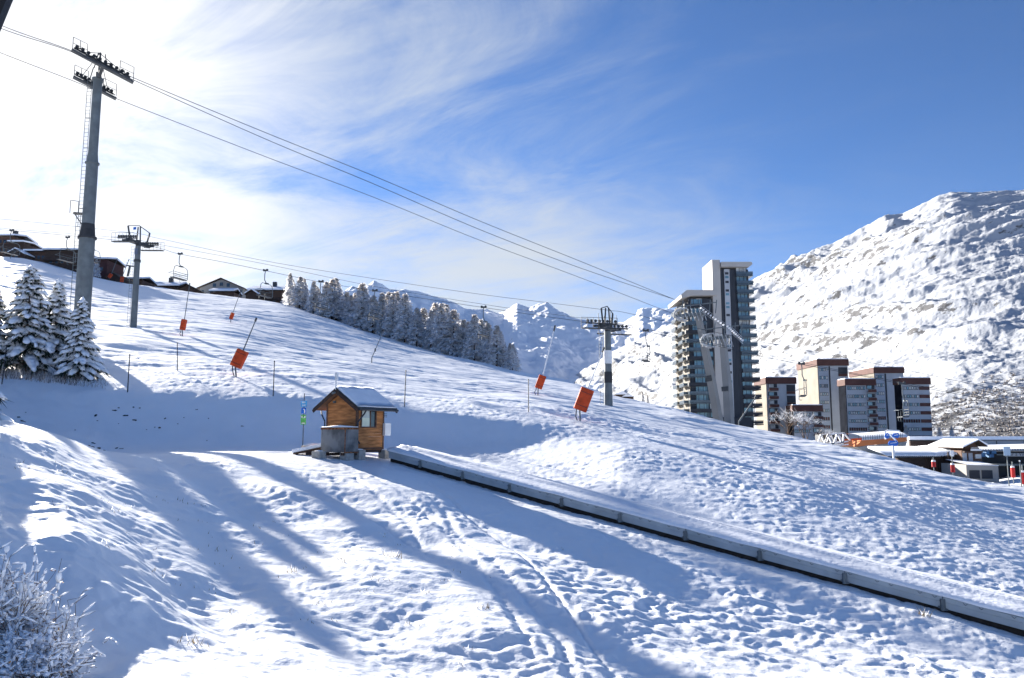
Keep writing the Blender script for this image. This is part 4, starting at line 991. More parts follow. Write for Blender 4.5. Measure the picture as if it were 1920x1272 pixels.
for k in range(70):   # chevron fold marks on the panels
    s=.7+k*.36
    if s>Ltot: break
    if (k%3)==0: continue
    b.bar(loc(s-.05,-.034,.275)-cb,loc(s,-.034,.235)-cb,.004,.012); b.bar(loc(s+.05,-.034,.275)-cb,loc(s,-.034,.235)-cb,.004,.012)
b.build('stitch_marks',STEELD,cvt)
ribbon([(.05,-.55),(.05,.26),(1.95,.30),(1.95,-.55)],-.95,Ltot,30,'base_frame',GAPSOIL)  # near-black colour paints in the shaded gap and the soil below the panels
def jt(s,w): return .022*float(perlin(np.array([s*.9]),np.array([w*3]),7)[0])
ribbon([(-.03,.305),(-.05,.335),(-.02,.385),(.08,.43),(.30,.46),(.55,.475),(.72,.50),(.80,.555),(.90,.56),(.98,.50),(1.1,.49),(1.18,.53),(1.26,.53),(1.35,.49),(1.8,.47),(2.08,.42),(2.12,.30)],-1.1,Ltot,140,'snow_cover',SNOW,True,jt)
# ------------------------------------------------------------ buildings
def zq(v,Y): return at(1400,v,Y).z
def xq(u,v,Y): return at(u,v,Y).x
def Bld(name,label,cat,u,v,Y,group=None):
    p=at(u,v,Y); return thing(name,label,cat,p,0,group),p
class PX:   # boxes given by picture measures on a plane at distance Y, relative to origin o
    def __init__(s,o,Y,vm): s.o=o;s.Y=Y;s.vm=vm
    def x(s,u): return xq(u,s.vm,s.Y)-s.o.x
    def z(s,v): return zq(v,s.Y)-s.o.z
    def box(s,b,u0,u1,v0,v1,d0,d1,m=0): b.b2(s.x(u0),s.x(u1),d0,d1,s.z(v1),s.z(v0),m)
SLATE=mat('dark_slate_cladding',(0.032,0.038,0.05),.7,.2,.5,stretch=(4,4,.3))
PALE=mat('pale_render',(0.28,0.27,0.25),.8,.07,.3)
PALEL=mat('warm_concrete_gable',(0.20,0.18,0.15),.85,.12,.25)
GREYR=mat('blue_grey_render',(0.35,0.37,0.40),.8,.08,.3)
GREYB=mat('mid_grey_panel',(0.27,0.31,0.37),.8,.08,.3)
BRICK=mat('brown_cladding',(0.085,0.036,0.030),.8,.15,.4)
CANO=mat('white_canopy',(0.38,0.36,0.34),.6,.05,.2)
BALC=mat('balcony_glass',(0.05,0.07,0.085),.25,.2,.5,spec=.6)
BALD=mat('balcony_dark',(0.025,0.028,0.036),.6,.2,.5)
Y0=245.; Dp=21.
tw,o_=Bld('tower_block','dark high rise tower with white canopies, stepped wings and stacked balconies','tower',1345,812,Y0); P_=PX(o_,Y0,650)
b=MB(); P_.box(b,1293,1352,560,830,0,Dp,0); b.build('wall',SLATE,tw)
b=MB(); b.b2(P_.x(1293)-.25,P_.x(1293)-.003,0.2,Dp-.2,P_.z(830),P_.z(566)); b.build('side_wall',PALEL,tw)
b=MB(); P_.box(b,1353.5,1407,506,830,-.5,Dp-2,0); b.build('wall',SLATE,tw)
b=MB(); P_.box(b,1338,1353,489,830,-1.2,Dp*.55,0); b.build('lift_shaft',CANO,tw)
b=MB(); P_.box(b,1361,1371,506,800,-.9,-.503,0); ws=b.build('wall_strip',GREYR,tw)
for k2,(v,m_) in enumerate([(514,1),(521,2),(530,1),(546,1),(553,0),(570,0),(577,0),(592,1),(643,1),(650,2),(658,1),(676,0),(683,1),(699,1),(716,2),(732,1),(748,1),(765,1),(772,2)]):
    b=MB(); P_.box(b,1362.5,1369,v-2.2,v+2.2,-.93,-.903,0); b.build('window',(GLT,BALD,GLT)[m_],ws)
# canopies: flared slab with upturned end
def canopy(u0,u1,ue,vt,vb,y0,y1,left=True):
    b=MB(); zt_,zb_=P_.z(vt),P_.z(vb)
    if left: poly=[(P_.x(u1),zt_),(P_.x(u0),zt_),(P_.x(ue),zb_+.2),(P_.x(ue)+.1,zb_-.9),(P_.x(u0)+1.5,zb_-.1),(P_.x(u1),zb_)]
    else: poly=[(P_.x(u0),zt_),(P_.x(u1),zt_),(P_.x(ue),zt_-.7),(P_.x(ue)-1.0,zb_),(P_.x(u0),zb_)]
    b.prism(poly,y0,y1); return b.build('canopy',CANO,tw)
canopy(1288,1344,1277,546,556,-2.0,Dp-2)
canopy(1354,1411,1413,494,503,-2.2,Dp,False)
v=560.0; fl=0
b0=MB()
P_.box(b0,1308,1318,560,566,-.1,-.003); b0.build('window_head',CANO,tw)
nfl=14
for k2 in range(nfl):
    vf=577+k2*16.3      # balcony line, left wing
    ul=1290+k2*.55; 
    b=MB(); P_.box(b,1283+k2*.5,1322+k2*.7,vf-5.5,vf-.6,-1.7,-1.62); P_.box(b,1283+k2*.5,1322+k2*.7,vf,vf+1.3,-1.7,-.003); b.b2(P_.x(1283+k2*.5),P_.x(1283+k2*.5)+.08,-1.62,-.003,P_.z(vf-.6),P_.z(vf-5.5)); b.build('balcony',BALC if k2%3 else BALD,tw)
    b=MB(); P_.box(b,1297+k2*.45,1319+k2*.55,vf-15.3,vf-5.8,-.14,-.09); 
    w=b.build('window',GLT,tw)
    b=MB()
    for q in(0,5,14,19,21.4): P_.box(b,1297+k2*.45+q,1297.9+k2*.45+q,vf-15.4,vf-5.7,-.2,-.145)
    b.build('window_frame',BALD,w)
    if k2>3:
        b=MB(); P_.box(b,1322+k2*.5,1333+k2*.5,vf-15,vf-6,-.14,-.09); b.build('window',GLT if k2%4 else CURT,tw)
    # side balconies on the sunlit left face
    for q0 in(1.5,11.5):
        b=MB(); b.b2(P_.x(1293)-1.9,P_.x(1293)-.26,q0,q0+6.5,P_.z(vf+1.2),P_.z(vf-.0)); b.b2(P_.x(1293)-1.9,P_.x(1293)-1.8,q0,q0+6.5,P_.z(vf-.3),P_.z(vf-5.5)); b.b2(P_.x(1293)-1.8,P_.x(1293)-.26,q0,q0+.1,P_.z(vf-.3),P_.z(vf-5.5)); b.build('balcony',BALC,tw)
    b=MB(); b.b2(P_.x(1293)-.30,P_.x(1293)-.255,8.3,11.2,P_.z(vf-4),P_.z(vf-14)); b.b2(P_.x(1293)-.30,P_.x(1293)-.255,2,3.6,P_.z(vf-4),P_.z(vf-14)); b.b2(P_.x(1293)-.30,P_.x(1293)-.255,17.9,19.4,P_.z(vf-4),P_.z(vf-14)); b.build('window',BALD,tw)
for k2 in range(18):
    vf=519+k2*16.3; e=k2*.55
    b=MB(); P_.box(b,1382+e,1413+e,vf-6.2,vf-1.2,-2.0,-1.92); P_.box(b,1382+e,1413.2+e,vf-.4,vf+1.5,-2.0,-.503); b.b2(P_.x(1413+e)-.08,P_.x(1413+e),-1.92,6.5,P_.z(vf-1.2),P_.z(vf-6.2)); b.b2(P_.x(1407)+.003,P_.x(1413+e),-.5,6.5,P_.z(vf+1.5),P_.z(vf-.4)); P_.box(b,1382+e,1413.2+e,vf-7.6,vf-6.8,-2.0,-1.9); b.build('balcony',BALC if k2<12 else BALD,tw)
    b=MB(); P_.box(b,1383+e*.8,1403+e*.5,vf-15.6,vf-6.6,-.62,-.55); w=b.build('window',CURT if k2 in(0,6) else GLT,tw)
    b=MB()
    for q in(0,6.5,14,19.5): P_.box(b,1383+e*.7+q,1383.9+e*.7+q,vf-15.7,vf-6.5,-.68,-.625)
    b.build('window_frame',BALD,w)
b=MB(); P_.box(b,1300,1400,783,812,-2.2,-1.0); b.build('base_storey',BALD,tw)
# brown topped apartment blocks
SIDESHADE=mat('painted_side_shade',(0.014,0.016,0.022),1.0,.2,.5,spec=0)  # shade on the front blocks' side walls, painted in as near-black
YB=260.
def block_b(label,u0,u1,vt,band,D,side,segs,vb=826,Y=YB,dark=None):
    t,o=Bld('apartment_block',label,'apartment block',(u0+u1)/2,vb,Y,'brown topped apartment blocks'); P=PX(o,Y,760)
    b=MB(); P.box(b,u0,u1,vt+band,vb,0,D); b.build('wall',GREYR,t)
    if side: 
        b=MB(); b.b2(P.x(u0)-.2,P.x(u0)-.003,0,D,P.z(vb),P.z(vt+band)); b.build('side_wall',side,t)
    b=MB(); b.b2(P.x(u0)-.5,P.x(u1)+.3,-.5,D+.3,P.z(vt+band)+.003,P.z(vt)); b.build('roof_band',BRICK,t)
    b=MB(); b.b2(P.x(u0)-.3,P.x(u1)+.1,-.3,D,P.z(vt)+.003,P.z(vt)+.25); b.build('snow_cover',SNOW,t)
    if dark:
        b=MB(); P.box(b,dark[0],dark[1],vt+band+.2,vb,-.25,-.003); b.build('stair_recess',BALD,t)
    for s in segs:
        kind,a,c,v0,dv,n=s[:6]
        if kind=='panel': b=MB(); P.box(b,a,c,v0,vb,-.12,-.003); b.build('wall_panel',GREYB,t)
        if kind=='pipe': b=MB(); P.box(b,a,c,v0,vb,-.3,-.003); b.build('downpipe',BALD,t)
        if kind=='win':
            nw=s[6]; shut=s[7] if len(s)>7 else ()
            for r_ in range(n):
                vv=v0+dv*r_
                for q in range(nw):
                    w=(c-a)/nw; b=MB(); P.box(b,a+q*w,a+q*w+w*.78,vv,vv+6.3,-.18,-.125); wn=b.build('window',BALD,t)
                    b=MB(); P.box(b,a+q*w+w*.12,a+q*w+w*.66,vv+.8,vv+5.5,-.22,-.183)
                    b.build('pane',BRICK if (r_ in shut) else (CURT if random.random()<.55 else GLT),wn)
        if kind=='balc':
            for r_ in range(n):
                vv=v0+dv*r_
                b=MB(); P.box(b,a,c,vv,vv+7,-.16,-.125); wn=b.build('window',BALD,t)
                b=MB(); P.box(b,a+(c-a)*.08,a+(c-a)*.62,vv+.5,vv+6.6,-.2,-.163); b.build('pane',CURT if random.random()<.5 else GLT,wn)
                b=MB(); P.box(b,a,c+.5,vv+8,vv+13,-1.4,-1.3); P.box(b,a,c+.5,vv+12.2,vv+13,-1.3,-.125); b.build('balcony',BRICK,t)
        if kind=='stripe':
            for r_ in range(n):
                b=MB(); P.box(b,a,c,v0+dv*r_,v0+dv*r_+6.4,-.16,-.003); b.build('shutter_band',BRICK,t)
        if kind=='recess':
            for r_ in range(n):
                vv=v0+dv*r_; b=MB(); P.box(b,a,c,vv,vv+12,-.12,-.003); b.build('loggia',BALD,t)
                b=MB(); P.box(b,a,c,vv+12.2,vv+17,-.3,-.003); b.build('balcony',BRICK,t)
    return t
random.seed(3)
block_b('leftmost brown topped block with cream window bays, beside the tower',1439,1493,708,12,12,PALEL,[('balc',1441,1458,720,15.4,6),('recess',1476,1492,722,20.5,2)])
block_b('tallest brown topped block with a broad sunlit blank gable',1537,1593,674,12,19,PALEL,[('panel',1537,1556,687,0,0),('win',1538.5,1555,690,15.4,9,4,(6,7)),('pipe',1557,1559,687,0,0),('recess',1575,1592,689,40,1)],Y=272)
block_b('brown topped block in the back, between the tallest and the striped one',1643,1697,689,11,20,PALEL,[('panel',1643,1661,701,0,0),('win',1645,1660,704,15.4,8,4,(5,)),('pipe',1662,1664,701,0,0)],Y=280)
block_b('front middle block with six rows of windows and brown balconies',1588,1642,711,12,5.5,SIDESHADE,[('win',1590,1624,725,15.4,6,8,(5,)),('balc',1626,1641,723,15.4,6)],Y=256)
block_b('right hand striped block with brown shutter bands',1692,1745,709,12,4.3,SIDESHADE,[('win',1692,1724,725,15.4,7,7,(4,)),('stripe',1725,1744.5,725,15.4,7)],Y=252)
block_b('low brown topped block in front of the tallest one',1487,1540,760,12,5,SIDESHADE,[('win',1488,1520,775,15.4,3,8,()),('balc',1522,1539,773,15.4,3)],Y=252)
# chalets
def chalet(label,u0,u1,vr,ve,vb,Y,gable=True,wall=WOODD,D=9,win=(3,1),chim=False,name='chalet',snow=True,gc=WOODM):
    p=at((u0+u1)/2,vb,Y); t=thing(name,label,'chalet',p,0,'chalets on the skyline' if name=='chalet' else None); s=Y/F*1.0
    hw=(u1-u0)/2*s; he=zq(ve,Y)-zq(vb,Y); hr=zq(vr,Y)-zq(vb,Y)
    b=MB(); b.b2(-hw*.93,hw*.93,0,D,-4,he)
    if gable:
        b.prism([(-hw*.93,he+.003),(hw*.93,he+.003),(0,hr-.15)],0,D)
    b.build('wall',wall,t)
    th=.28; 
    def roofparts(m,dz,th,ex,nm,par=None):
        b=MB()
        if gable:
            for s_ in(-1,1):
                b.prism([(s_*hw*(1.03+ex),he-.05*hr+dz),(0,hr+dz),(0,hr+dz+th),(s_*hw*(1.03+ex),he-.05*hr+dz+th)],-.9,D+.5)
        else:
            b.add([(-hw,-.8,he+dz),(hw,-.8,he+dz),(hw*.97,D/2,hr+dz),(-hw*.97,D/2,hr+dz),(-hw,-.8,he+dz+th),(hw,-.8,he+dz+th),(hw*.97,D/2,hr+dz+th),(-hw*.97,D/2,hr+dz+th),(-hw,D+.8,he+dz),(hw,D+.8,he+dz),(-hw,D+.8,he+dz+th),(hw,D+.8,he+dz+th)],
              [(0,1,2,3),(7,6,5,4),(0,4,5,1),(1,5,6,2),(3,7,4,0),(3,2,9,8),(10,11,6,7),(8,9,11,10),(2,6,11,9),(3,8,10,7)])
        return b.build(nm,m,par or t)
    rf_=roofparts(WOODD,0,.22,0,'roof')
    if snow: roofparts(SNOW,.223,.45 if not gable else .30,-.02,'snow_cover',rf_)
    if chim:
        b=MB(); b.b2(hw*.2,hw*.2+1.1,D*.3,D*.3+1,hr-.6,hr+1.5); c=b.build('chimney',STEELD,rf_)
    nwi,rows=win
    for r_ in range(rows):
        for q in range(nwi):
            x=-hw*.7+(q+.5)*hw*1.4/nwi; z=.8+r_*2.6
            if z+1.2>he: continue
            b=MB(); b.b2(x-.5,x+.5,-.08,-.004,z,z+1.1); w=b.build('window',WHITEP if wall==PALE else WOODM,t); b=MB(); b.b2(x-.38,x+.38,-.11,-.083,z+.1,z+1.0); b.build('pane',GLASS,w)
    if wall==PALE:
        for x,z in((-6,he-1.9),(-3,he-1.9),(3,he-1.9),(6,he-1.9),(-2.2,he+.3),(0,he+.6),(2.2,he+.3)):
            b=MB(); b.b2(x-.5,x+.5,-.12,-.06,z,z+1.1); b.build('window',GLASS,t)
    b=MB(); b.b2(-hw*.9,hw*.9,-1.0,-.9,he*.35,he*.55); b.b2(-hw*.9,hw*.9,-.9,-.004,he*.33,he*.35); 
    if he>4: b.build('balcony',WOODD,t)
    return t
RW=mat('reddish_wood',(0.075,0.03,0.028),.8,.2,1,stretch=(1,1,6))
chalet('dark upper chalet cut by the left edge with an aerial on its roof',-22,28,437,444,478,225,False,WOODM,10,(4,2),True)
chalet('dark flat roofed chalet with a glazed front right of the edge chalet',14,45,452,456,480,222,False,WOODD,9,(3,1),True)
chalet('small dark gabled shed with one round window near the left edge',12,48,469,478,492,208,True,WOODD,6,(1,1))
chalet('long low dark brown chalet in the middle of the left roofs',44,92,470,473,492,212,False,WOODM,10,(4,1),True)
chalet('wide dark chalet with stone front and snowy roof behind the tall pylon',80,142,464,471,500,210,False,WOODD,11,(4,2))
chalet('reddish chalet with a slanting corner right of the tall pylon',158,202,481,488,514,209,False,RW,9,(3,1))
chalet('small dark steep gabled shed left of the slim pylon',194,228,512,523,536,208,True,WOODD,7,(1,1),False,'chalet',False)
chalet('long low chalet with snowy roof crossing behind the slim pylon',224,268,518,525,541,218,False,WOODM,8,(5,1))
chalet('low chalet with a snowy roof and chimney right of the slim pylon',262,338,527,538,550,232,False,WOODD,9,(3,1),True)
chalet('brown low gabled chalet left of the white gabled chalet',320,379,534,548,556,228,True,WOODM,9,(5,1),False,'chalet',False)
chalet('big white gabled chalet with dark roof edges',370,458,523,540,562,246,True,PALE,12,(6,2),False,'chalet',False)
chalet('low brown chalet with a snowy roof in front of the white gabled one',392,440,541,548,560,236,False,WOODM,6,(3,1))
chalet('round shouldered snow roofed chalet with chimney beside the larch wood',463,530,534,546,574,228,False,WOODM,11,(4,1),True)
chalet('small dark snow topped hut attached left of the round shouldered chalet',459,484,545,552,574,222,True,WOODD,6,(1,1))
# lift station with the orange band
t,o=Bld('lift_station','lift station with rounded snowy roof and orange band behind the crest','lift station',1650,862,130); P=PX(o,130,825)
OR2=mat('orange_cladding',(0.62,0.19,0.06),.6,.08,.6)
b=MB(); P.box(b,1612,1700,838,870,1.2,11); b.build('wall',CONC,t)
b=MB()
x0,x1=P.x(1604),P.x(1701)
def slabz(v): return P.z(v)
b.add([(x0,0,P.z(838)),(x0+1.0,0,P.z(826)),(x1,0,P.z(820)),(x1,0,P.z(828)),(x0,12,P.z(838)),(x0+1.,12,P.z(826)),(x1,12,P.z(820)),(x1,12,P.z(828))],[(0,3,2,1),(4,5,6,7),(0,1,5,4),(2,3,7,6),(0,4,7,3)]); b.build('orange_band',OR2,t)
b=MB(); b.add([(x0+.2,0.02,P.z(838.5)),(x1,0.02,P.z(828.5)),(x1-.3,.6,P.z(845)),(x0+1.2,.6,P.z(846)),(x0+.2,12,P.z(838.5)),(x1,12,P.z(828.5)),(x1-.3,11,P.z(845)),(x0+1.2,11,P.z(846))],[(0,3,2,1),(0,4,7,3),(1,2,6,5),(3,7,6,2)]); b.build('underside',CONC,t)
b=MB(); n=10; vs=[];fs=[]
for i in range(n+1):
    a=i/n*PI/2
    for x in(x0+1.0,x1+.2):
        r=1
        vs.append((x-(.0 if x>x0+2 else .6*math.sin(a)*-1),0.02+6*(1-math.cos(a)),(P.z(826) if x<x0+2 else P.z(820.5))+.01+1.1*math.sin(a)))
for i in range(n): fs.append((2*i,2*i+1,2*i+3,2*i+2))
b.add(vs,fs); b.add([(x0+1.6,6,P.z(826)+1.11),(x1+.2,6,P.z(820.5)+1.11),(x1+.2,12,P.z(820.5)+.9),(x0+1.6,12,P.z(826)+.9)],[(0,1,2,3)]); b.build('snow_cover',SNOW,t,True)
b=MB()
for k2 in range(26): 
    u=1609+k2*3.3; b.tube([(P.x(u),-.03,P.z(826-k2*.2)+.02),(P.x(u)+.1,.02,P.z(826-k2*.2)+.75)],.05,4)
b.build('roof_rib',STEEL,t)
b=MB()
for a,c in(((1552,838),(1562,815)),((1562,815),(1592,812)),((1592,812),(1590,832)),((1552,838),(1600,834)),((1562,815),(1570,836)),((1570,836),(1580,814)),((1580,814),(1589,834)),((1554,834),(1600,828)),((1592,812),(1604,826))):
    for dy in(2,5): b.bar((P.x(a[0]),dy,P.z(a[1])),(P.x(c[0]),dy,P.z(c[1])),.22,.22)
b.build('steel_frame',WHITEP,t)
b=MB(); P.box(b,1568,1604,815,840,6,9); b.build('machine_room',BALD,t)
# long hall behind
t,o=Bld('long_hall','long flat hall with grey blue wall and thin snow roof at the right edge','hall',1830,860,150); P=PX(o,150,830)
b=MB(); P.box(b,1704,2000,825,862,0,14); b.build('wall',GREYR,t)
b=MB(); P.box(b,1704,1774,827,862,-.5,-.003); b.build('timber_front',WOODD,t)
b=MB(); P.box(b,1702,2002,818.5,824.8,-.6,14); b.build('snow_cover',SNOW,t)
b=MB(); P.box(b,1703,2001,824.9,826,-.55,-.003); b.build('eave',ROOFM,t)
for u in(1780,1868,1920): b=MB(); P.box(b,u,u+1,827,860,-.1,-.003); b.build('wall_joint',STEELD,t)
# timber restaurant row
t,o=Bld('timber_restaurant','dark timber restaurant row with tiled snowy roof behind the crest','restaurant',1740,892,92); P=PX(o,92,860)
b=MB(); P.box(b,1684,1772,856,900,0,6); b.box((P.x(1795),2.2,P.z(878)),(3.2,6,P.z(850)-P.z(905))); b.build('wall',WOODD,t)
b=MB(); 
for k2 in range(22): u=1735+k2*3.6; b.bar((P.x(u),-.82 if u>1774 else -.05,P.z(900)),(P.x(u),-.82 if u>1774 else -.05,P.z(858)),.06,.04)
b.build('cladding_batten',WOODM,t)
def slope(b,a,m=0): b.add(a,[(0,1,2,3)],m)
b=MB(); za,zb=P.z(854),P.z(841)
b.add([(P.x(1660),-.6,za-.1),(P.x(1760),-.6,za),(P.x(1752),4,zb),(P.x(1655),4,zb),(P.x(1660),-.6,za-.3),(P.x(1760),-.6,za-.2)],[(0,1,2,3),(4,5,1,0)],0)
b.add([(P.x(1760),-.6,za),(P.x(1802),-1.2,P.z(849)),(P.x(1795),4,P.z(837)),(P.x(1752),4,zb)],[(0,1,2,3)],0)
rf_=b.build('roof',ROOFM,t)
b=MB()
for k2 in range(26):
    u=1661+k2*3.85; b.tube([(P.x(u),-.66,za+.0),(P.x(u)-.15,4,zb+.08)],.13,6)
for k2 in range(9):
    u=1762+k2*4.6; b.tube([(P.x(u),-.8-k2*.06,P.z(854-k2*.6)+.03),(P.x(u)-.3,4,P.z(841-k2*.4)+.1)],.15,6)
b.build('snow_cover',SNOW,rf_,True)
b=MB(); b.bar((P.x(1743),-.1,P.z(860)),(P.x(1741),-.1,P.z(853)),.06,.06); b.bar((P.x(1741),-.4,P.z(855)),(P.x(1747),-.4,P.z(866)),.09,.09); b.build('bracket',STEELD,t)
b=MB(); P.box(b,1766,1768,847,858,-1.3,-1.2); b.build('roof_finial',WOODD,t)
# chalet with gable on its right
t,o=Bld('gabled_chalet','dark wooden chalet with overhanging snowy gable above white doors','chalet',1822,896,90); P=PX(o,90,850)
b=MB(); P.box(b,1803,1840,846,900,0,6); b.prism([(P.x(1803),P.z(846)+.002),(P.x(1840),P.z(846)+.002),(P.x(1827),P.z(828))],0,6); b.build('wall',WOODM,t)
b=MB()
for s_ in(-1,1):
    e=P.x(1843) if s_>0 else P.x(1797); ze_=P.z(838) if s_>0 else P.z(841); b.prism([(e,ze_),(P.x(1827),P.z(826.5)),(P.x(1827),P.z(825.3)),(e,ze_+.12)],-1.,6.4)
rf_=b.build('roof',WOODD,t)
b=MB()
for s_ in(-1,1):
    e=P.x(1843) if s_>0 else P.x(1797); ze_=P.z(838) if s_>0 else P.z(841); b.prism([(e,ze_+.123),(P.x(1827),P.z(825.2)),(P.x(1827),P.z(823.2)),(e,ze_+.33)],-1.0,6.4)
b.build('snow_cover',SNOW,rf_)
b=MB(); P.box(b,1804,1838,846,849,-.5,-.003); b.build('beam',WOODD,t)
for a in(1804,1815): b=MB(); P.box(b,a,a+7.5,849.5,871,-.1,-.004); b.build('door',GREYR,t)
b=MB(); P.box(b,1815,1835,842,845.5,-.62,-.52); 
for k2 in range(8): P.box(b,1816+k2*2.4,1816.5+k2*2.4,838.5,842,-.6,-.55)
b.build('balcony',WHITEP,t)
b=MB(); P.box(b,1827,1838,852,860,-.16,-.004); b.build('window',CURT,t)
# bar terrace with awning
t,o=Bld('bar_building','low bar building with snowy awning roof, blue stacked furniture and dark openings','bar',1885,900,96); P=PX(o,96,860)
b=MB(); P.box(b,1838,2010,848,910,2,9); b.build('wall',BALD,t)
b=MB(); b.add([(P.x(1837),-.5,P.z(843)),(P.x(2010),-.5,P.z(840)),(P.x(2010),6,P.z(833)),(P.x(1837),6,P.z(837)),(P.x(1837),-.5,P.z(844)),(P.x(2010),-.5,P.z(841))],[(0,1,2,3),(4,5,1,0)]); b.build('snow_cover',SNOW,t)
b=MB()
for k2 in range(24): P.box(b,1838+k2*5,1840.5+k2*5,842.5,844.5,-.6,-.52)
b.build('awning_fringe',ROOFM,t)
b=MB(); P.box(b,1838,2010,870,873,-1,2); P.box(b,1870,2010,852,854,0,.1); b.build('deck_rail',STEEL,t)
for k2,(a,c,v0_,v1_) in enumerate(((1840,1848,849,857),(1850,1856,846,852),(1856,1864,852,858),(1860,1869,846,851))):
    b=MB(); P.box(b,a,c,v0_,v1_,0,.8); b.build('blue_crate',mat('faded_blue',(.04,.13,.28),.6,.2,2),t)
b=MB(); P.box(b,1882,1990,850,856,-.3,-.2); sg=b.build('sign_board',mat('grey_board',(.36,.37,.38),.6,.05,2),t)
cu=bpy.data.curves.new('sign_text','FONT'); cu.body='Bar à Vin'; cu.size=.62; tmp=bpy.data.objects.new('tmp',cu); COL.objects.link(tmp)
bpy.context.view_layer.update(); me=bpy.data.meshes.new_from_object(tmp.evaluated_get(bpy.context.evaluated_depsgraph_get())); bpy.data.objects.remove(tmp)
me.materials.clear(); me.materials.append(DARK); tx=bpy.data.objects.new('lettering',me); COL.objects.link(tx); tx.parent=sg; tx.rotation_euler=(PI/2,0,0); tx.location=(P.x(1885),-.31,P.z(855))
# garage wall with two dark openings
t,o=Bld('garage','pale low garage wall with two dark openings and snow on its roof','garage',1845,902,86); P=PX(o,86,880)
b=MB(); P.box(b,1812,1872,871.5,905,0,5); b.build('wall',PALE,t)
b=MB(); b.add([(P.x(1812),-.1,P.z(871)),(P.x(1872),-.1,P.z(873)),(P.x(1878),5,P.z(866)),(P.x(1820),5,P.z(864)),(P.x(1812),-.1,P.z(871.8)),(P.x(1872),-.1,P.z(873.8))],[(0,1,2,3),(4,5,1,0)]); b.build('snow_cover',SNOW,t)
for a,c in((1817,1836),(1840,1860)): b=MB(); P.box(b,a,c,882,898,-.06,-.004); b.build('door',BALD,t)
# padded posts
def ppost(label,u,vt,vp,vb,Y,flag=None):
    p=at(u,vb,Y); t=thing('padded_post',label,'padded post',p,0,'red padded posts near the station')
    zf=lambda v:at(u,v,Y).z-p.z
    b=MB(); b.tube([(0,0,-1),(0,0,zf(vt))],.045,6); b.build('post',STEEL,t)
    b=MB(); b.tube([(0,0,0),(0,0,zf(vp))],.19,10); b.build('pad',RED,t)
    b=MB(); b.tube([(0,0,zf(vp)),(0,0,zf(vp)+.16)],[.2,.15],10); b.build('snow_cap',WHITEP,t)
    if flag: b=MB(); b.b2(-.16,.16,-.07,-.05,zf(flag[1]),zf(flag[0])); b.build('sign_plate',WHITEP,t)
ppost('red padded post half sunk behind the crest in front of the timber restaurant',1751,858,866,876,78)
ppost('red padded post carrying a small white sign above it',1787,845,872,886,76,(845,856))
ppost('full length red padded post right of the garage openings',1900,866,877,896,79)
ppost('red padded post cut by the right edge of the picture',1919,872,886,908,74)
for u,v0_,v1_,Y,l in((1729,872,857,75,'short bare stake on the crest left of the red padded posts'),(1893,922,850,56,'tall thin grey pole with a pale plate near the right edge'),(1916,918,870,56,'thin grey pole close to the right edge')):
    p=foot(u,v0_,Y); t=thing('thin_pole',l,'pole',p); h=(v0_-v1_)*Y/F
    b=MB(); b.tube([(0,0,-.2),(0,0,h)],.04,5); b.build('rod',STEEL,t)
    if u==1893: b=MB(); b.b2(-.24,.24,-.06,-.04,h-.62,h); b.build('sign_plate',mat('pale_blue_plate',(.40,.50,.60),.5,.06,3),t)
    else: b=MB(); b.tube([(0,0,h-.05),(0,0,h+.05)],.055,5); b.build('cap',WHITEP,t)
# blue direction sign
p=foot(1676,862,64); t=thing('direction_sign','white post with blue arrow boards and snow, on the crest before the station','sign',p); zf=lambda v:at(1676,v,64).z-p.z; xf=lambda u:(u-1676)*64/F
b=MB(); b.tube([(0,0,-.4),(0,0,zf(835))],.10,8); b.tube([(-.55,0,zf(824)),(-.6,0,zf(810)),(-.35,0,zf(807)),(.55,0,zf(808)),(.62,0,zf(811))],.07,6); b.build('post',WHITEP,t)
for (u0_,u1_,va,vb_) in((1661,1670,812,823),(1675,1688,812,822),(1667,1685,826,837)):
    b=MB(); x0_,x1_=xf(u0_),xf(u1_); za_,zb_=zf(vb_),zf(va); zm=(za_+zb_)/2
    b.prism([(x0_,za_+.08),(x1_-.15,za_),(x1_,zm),(x1_-.12,zb_),(x0_+.08,zb_-.04),(x0_-.05,zm)],-.12,-.08); bd=b.build('arrow_board',BLUEP,t)
    b=MB(); b.bar((x0_+.12,-.13,zm),(x1_-.2,-.13,zm+.05),.01,.05); b.bar((x1_-.25,-.13,zm+.14),(x1_-.12,-.13,zm+.03),.01,.04); b.build('lettering',WHITEP,bd)
b=MB(); b.bar((xf(1669),-.05,zf(813)),(xf(1684),-.05,zf(829)),.08,.09); b.lump((.0,0,zf(834)),(.16,.14,.07)); b.build('snow_cover',SNOW,t)
# small far houses by the dip
for (u,v,w,l) in((1166,744,6,'tiny far house with snowy roof in the dip right of the banded pylon'),(1178,748,5,'second tiny far house in the dip, nearer to the tower')):
    p=at(u,v,330); p.z-=1.5; t=thing('far_house',l,'house',p); b=MB(); b.b2(-w*.45,w*.45,0,5,-3,2.4); b.build('wall',WOODD,t); b=MB(); b.prism([(-w*.55,2.4),(w*.55,2.4),(0,3.8)],-.5,5.5); b.build('roof',SNOW,t)
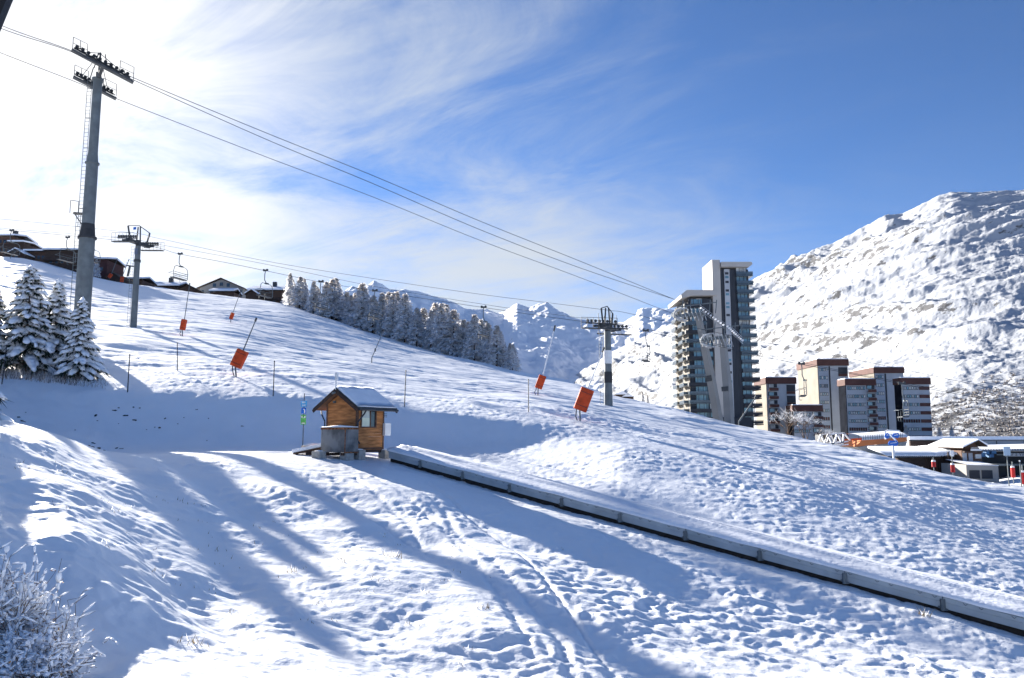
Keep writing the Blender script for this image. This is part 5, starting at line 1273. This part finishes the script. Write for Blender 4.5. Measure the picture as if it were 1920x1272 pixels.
# dark roof edge in the top left corner
p=at(-14,-30,2.4); t=thing('roof_edge','dark edge of a roof overhang in the top left corner','roof overhang',p)
a=at(18,0,2.4)-p; c=at(0,44,2.4)-p; dd=(c-a).normalized()
b=MB(); w_=Vector((-.5,0,.1)); q0=a-dd*.25; q1=c+dd*.035
for pair in((q0,q1),): 
    vs=[pair[0],pair[1],pair[1]+w_*.3,pair[0]+w_]; vs+=[x+Vector((-.10,.10,.02)) for x in vs]
    b.add(vs,[(0,1,2,3),(7,6,5,4),(0,4,5,1),(1,5,6,2),(2,6,7,3),(3,7,4,0)])
b.build('fascia',mat('black_fascia',(.012,.012,.014),.8,.1,5),t)
b=MB(); b.bar(q0+Vector((.004,-.004,0)),q1+Vector((.004,-.004,0)),.012,.012); b.build('trim',BALD,t)
# ------------------------------------------------------------ frosted scrub on the mountain foot
b=MB(); rs=random.Random(21)
N=17000; uu=np.array([rs.uniform(0.30,.95) for _ in range(N)]); YY=np.exp(np.array([rs.uniform(math.log(415),math.log(1000)) for _ in range(N)]))
XX=uu*YY; dens=fbm(XX/110,YY/110,3,91)+.35-1.2*smst(560,980,YY)+.45*smst(.47,.60,uu)
zz3=mount1(XX,YY)-np.where(YY<430,(430-YY)*.2,0)
cnt=0
for i in range(N):
    if dens[i]-max(0,(zz3[i]-22)/28)<rs.uniform(-.25,.55): continue
    p=Vector((XX[i],YY[i],zz3[i]-.3)); s=rs.uniform(1.1,2.7); cnt+=1
    mw=rs.random()
    for k2 in range(10):
        a=rs.uniform(0,6.28); el=rs.uniform(.0,1.5); d=Vector((math.cos(a)*math.cos(el),math.sin(a)*math.cos(el),math.sin(el)))*s*rs.uniform(.5,1.)
        sd=Vector((-math.sin(a),math.cos(a),rs.uniform(-1,1)))*s*.26; c=p+Vector((math.cos(a),math.sin(a),0))*s*.15
        b.add([c-sd,c+sd,c+d+sd*.3,c+d*.9-sd*.6],[(0,1,2,3)],0 if rs.random()<.35 else (1 if rs.random()<.8 else 2))
o=b.build('frosted_scrub',[mat('scrub_frost',(.50,.49,.49),.9,.15,.05),mat('scrub_warm',(.36,.325,.30),.9,.2,.05),mat('scrub_dark',(.22,.20,.19),.9,.2,.05)]); tag(o,'grey brown frosted scrub covering the foot of the right hand mountain','scrub'); o['kind']='stuff'
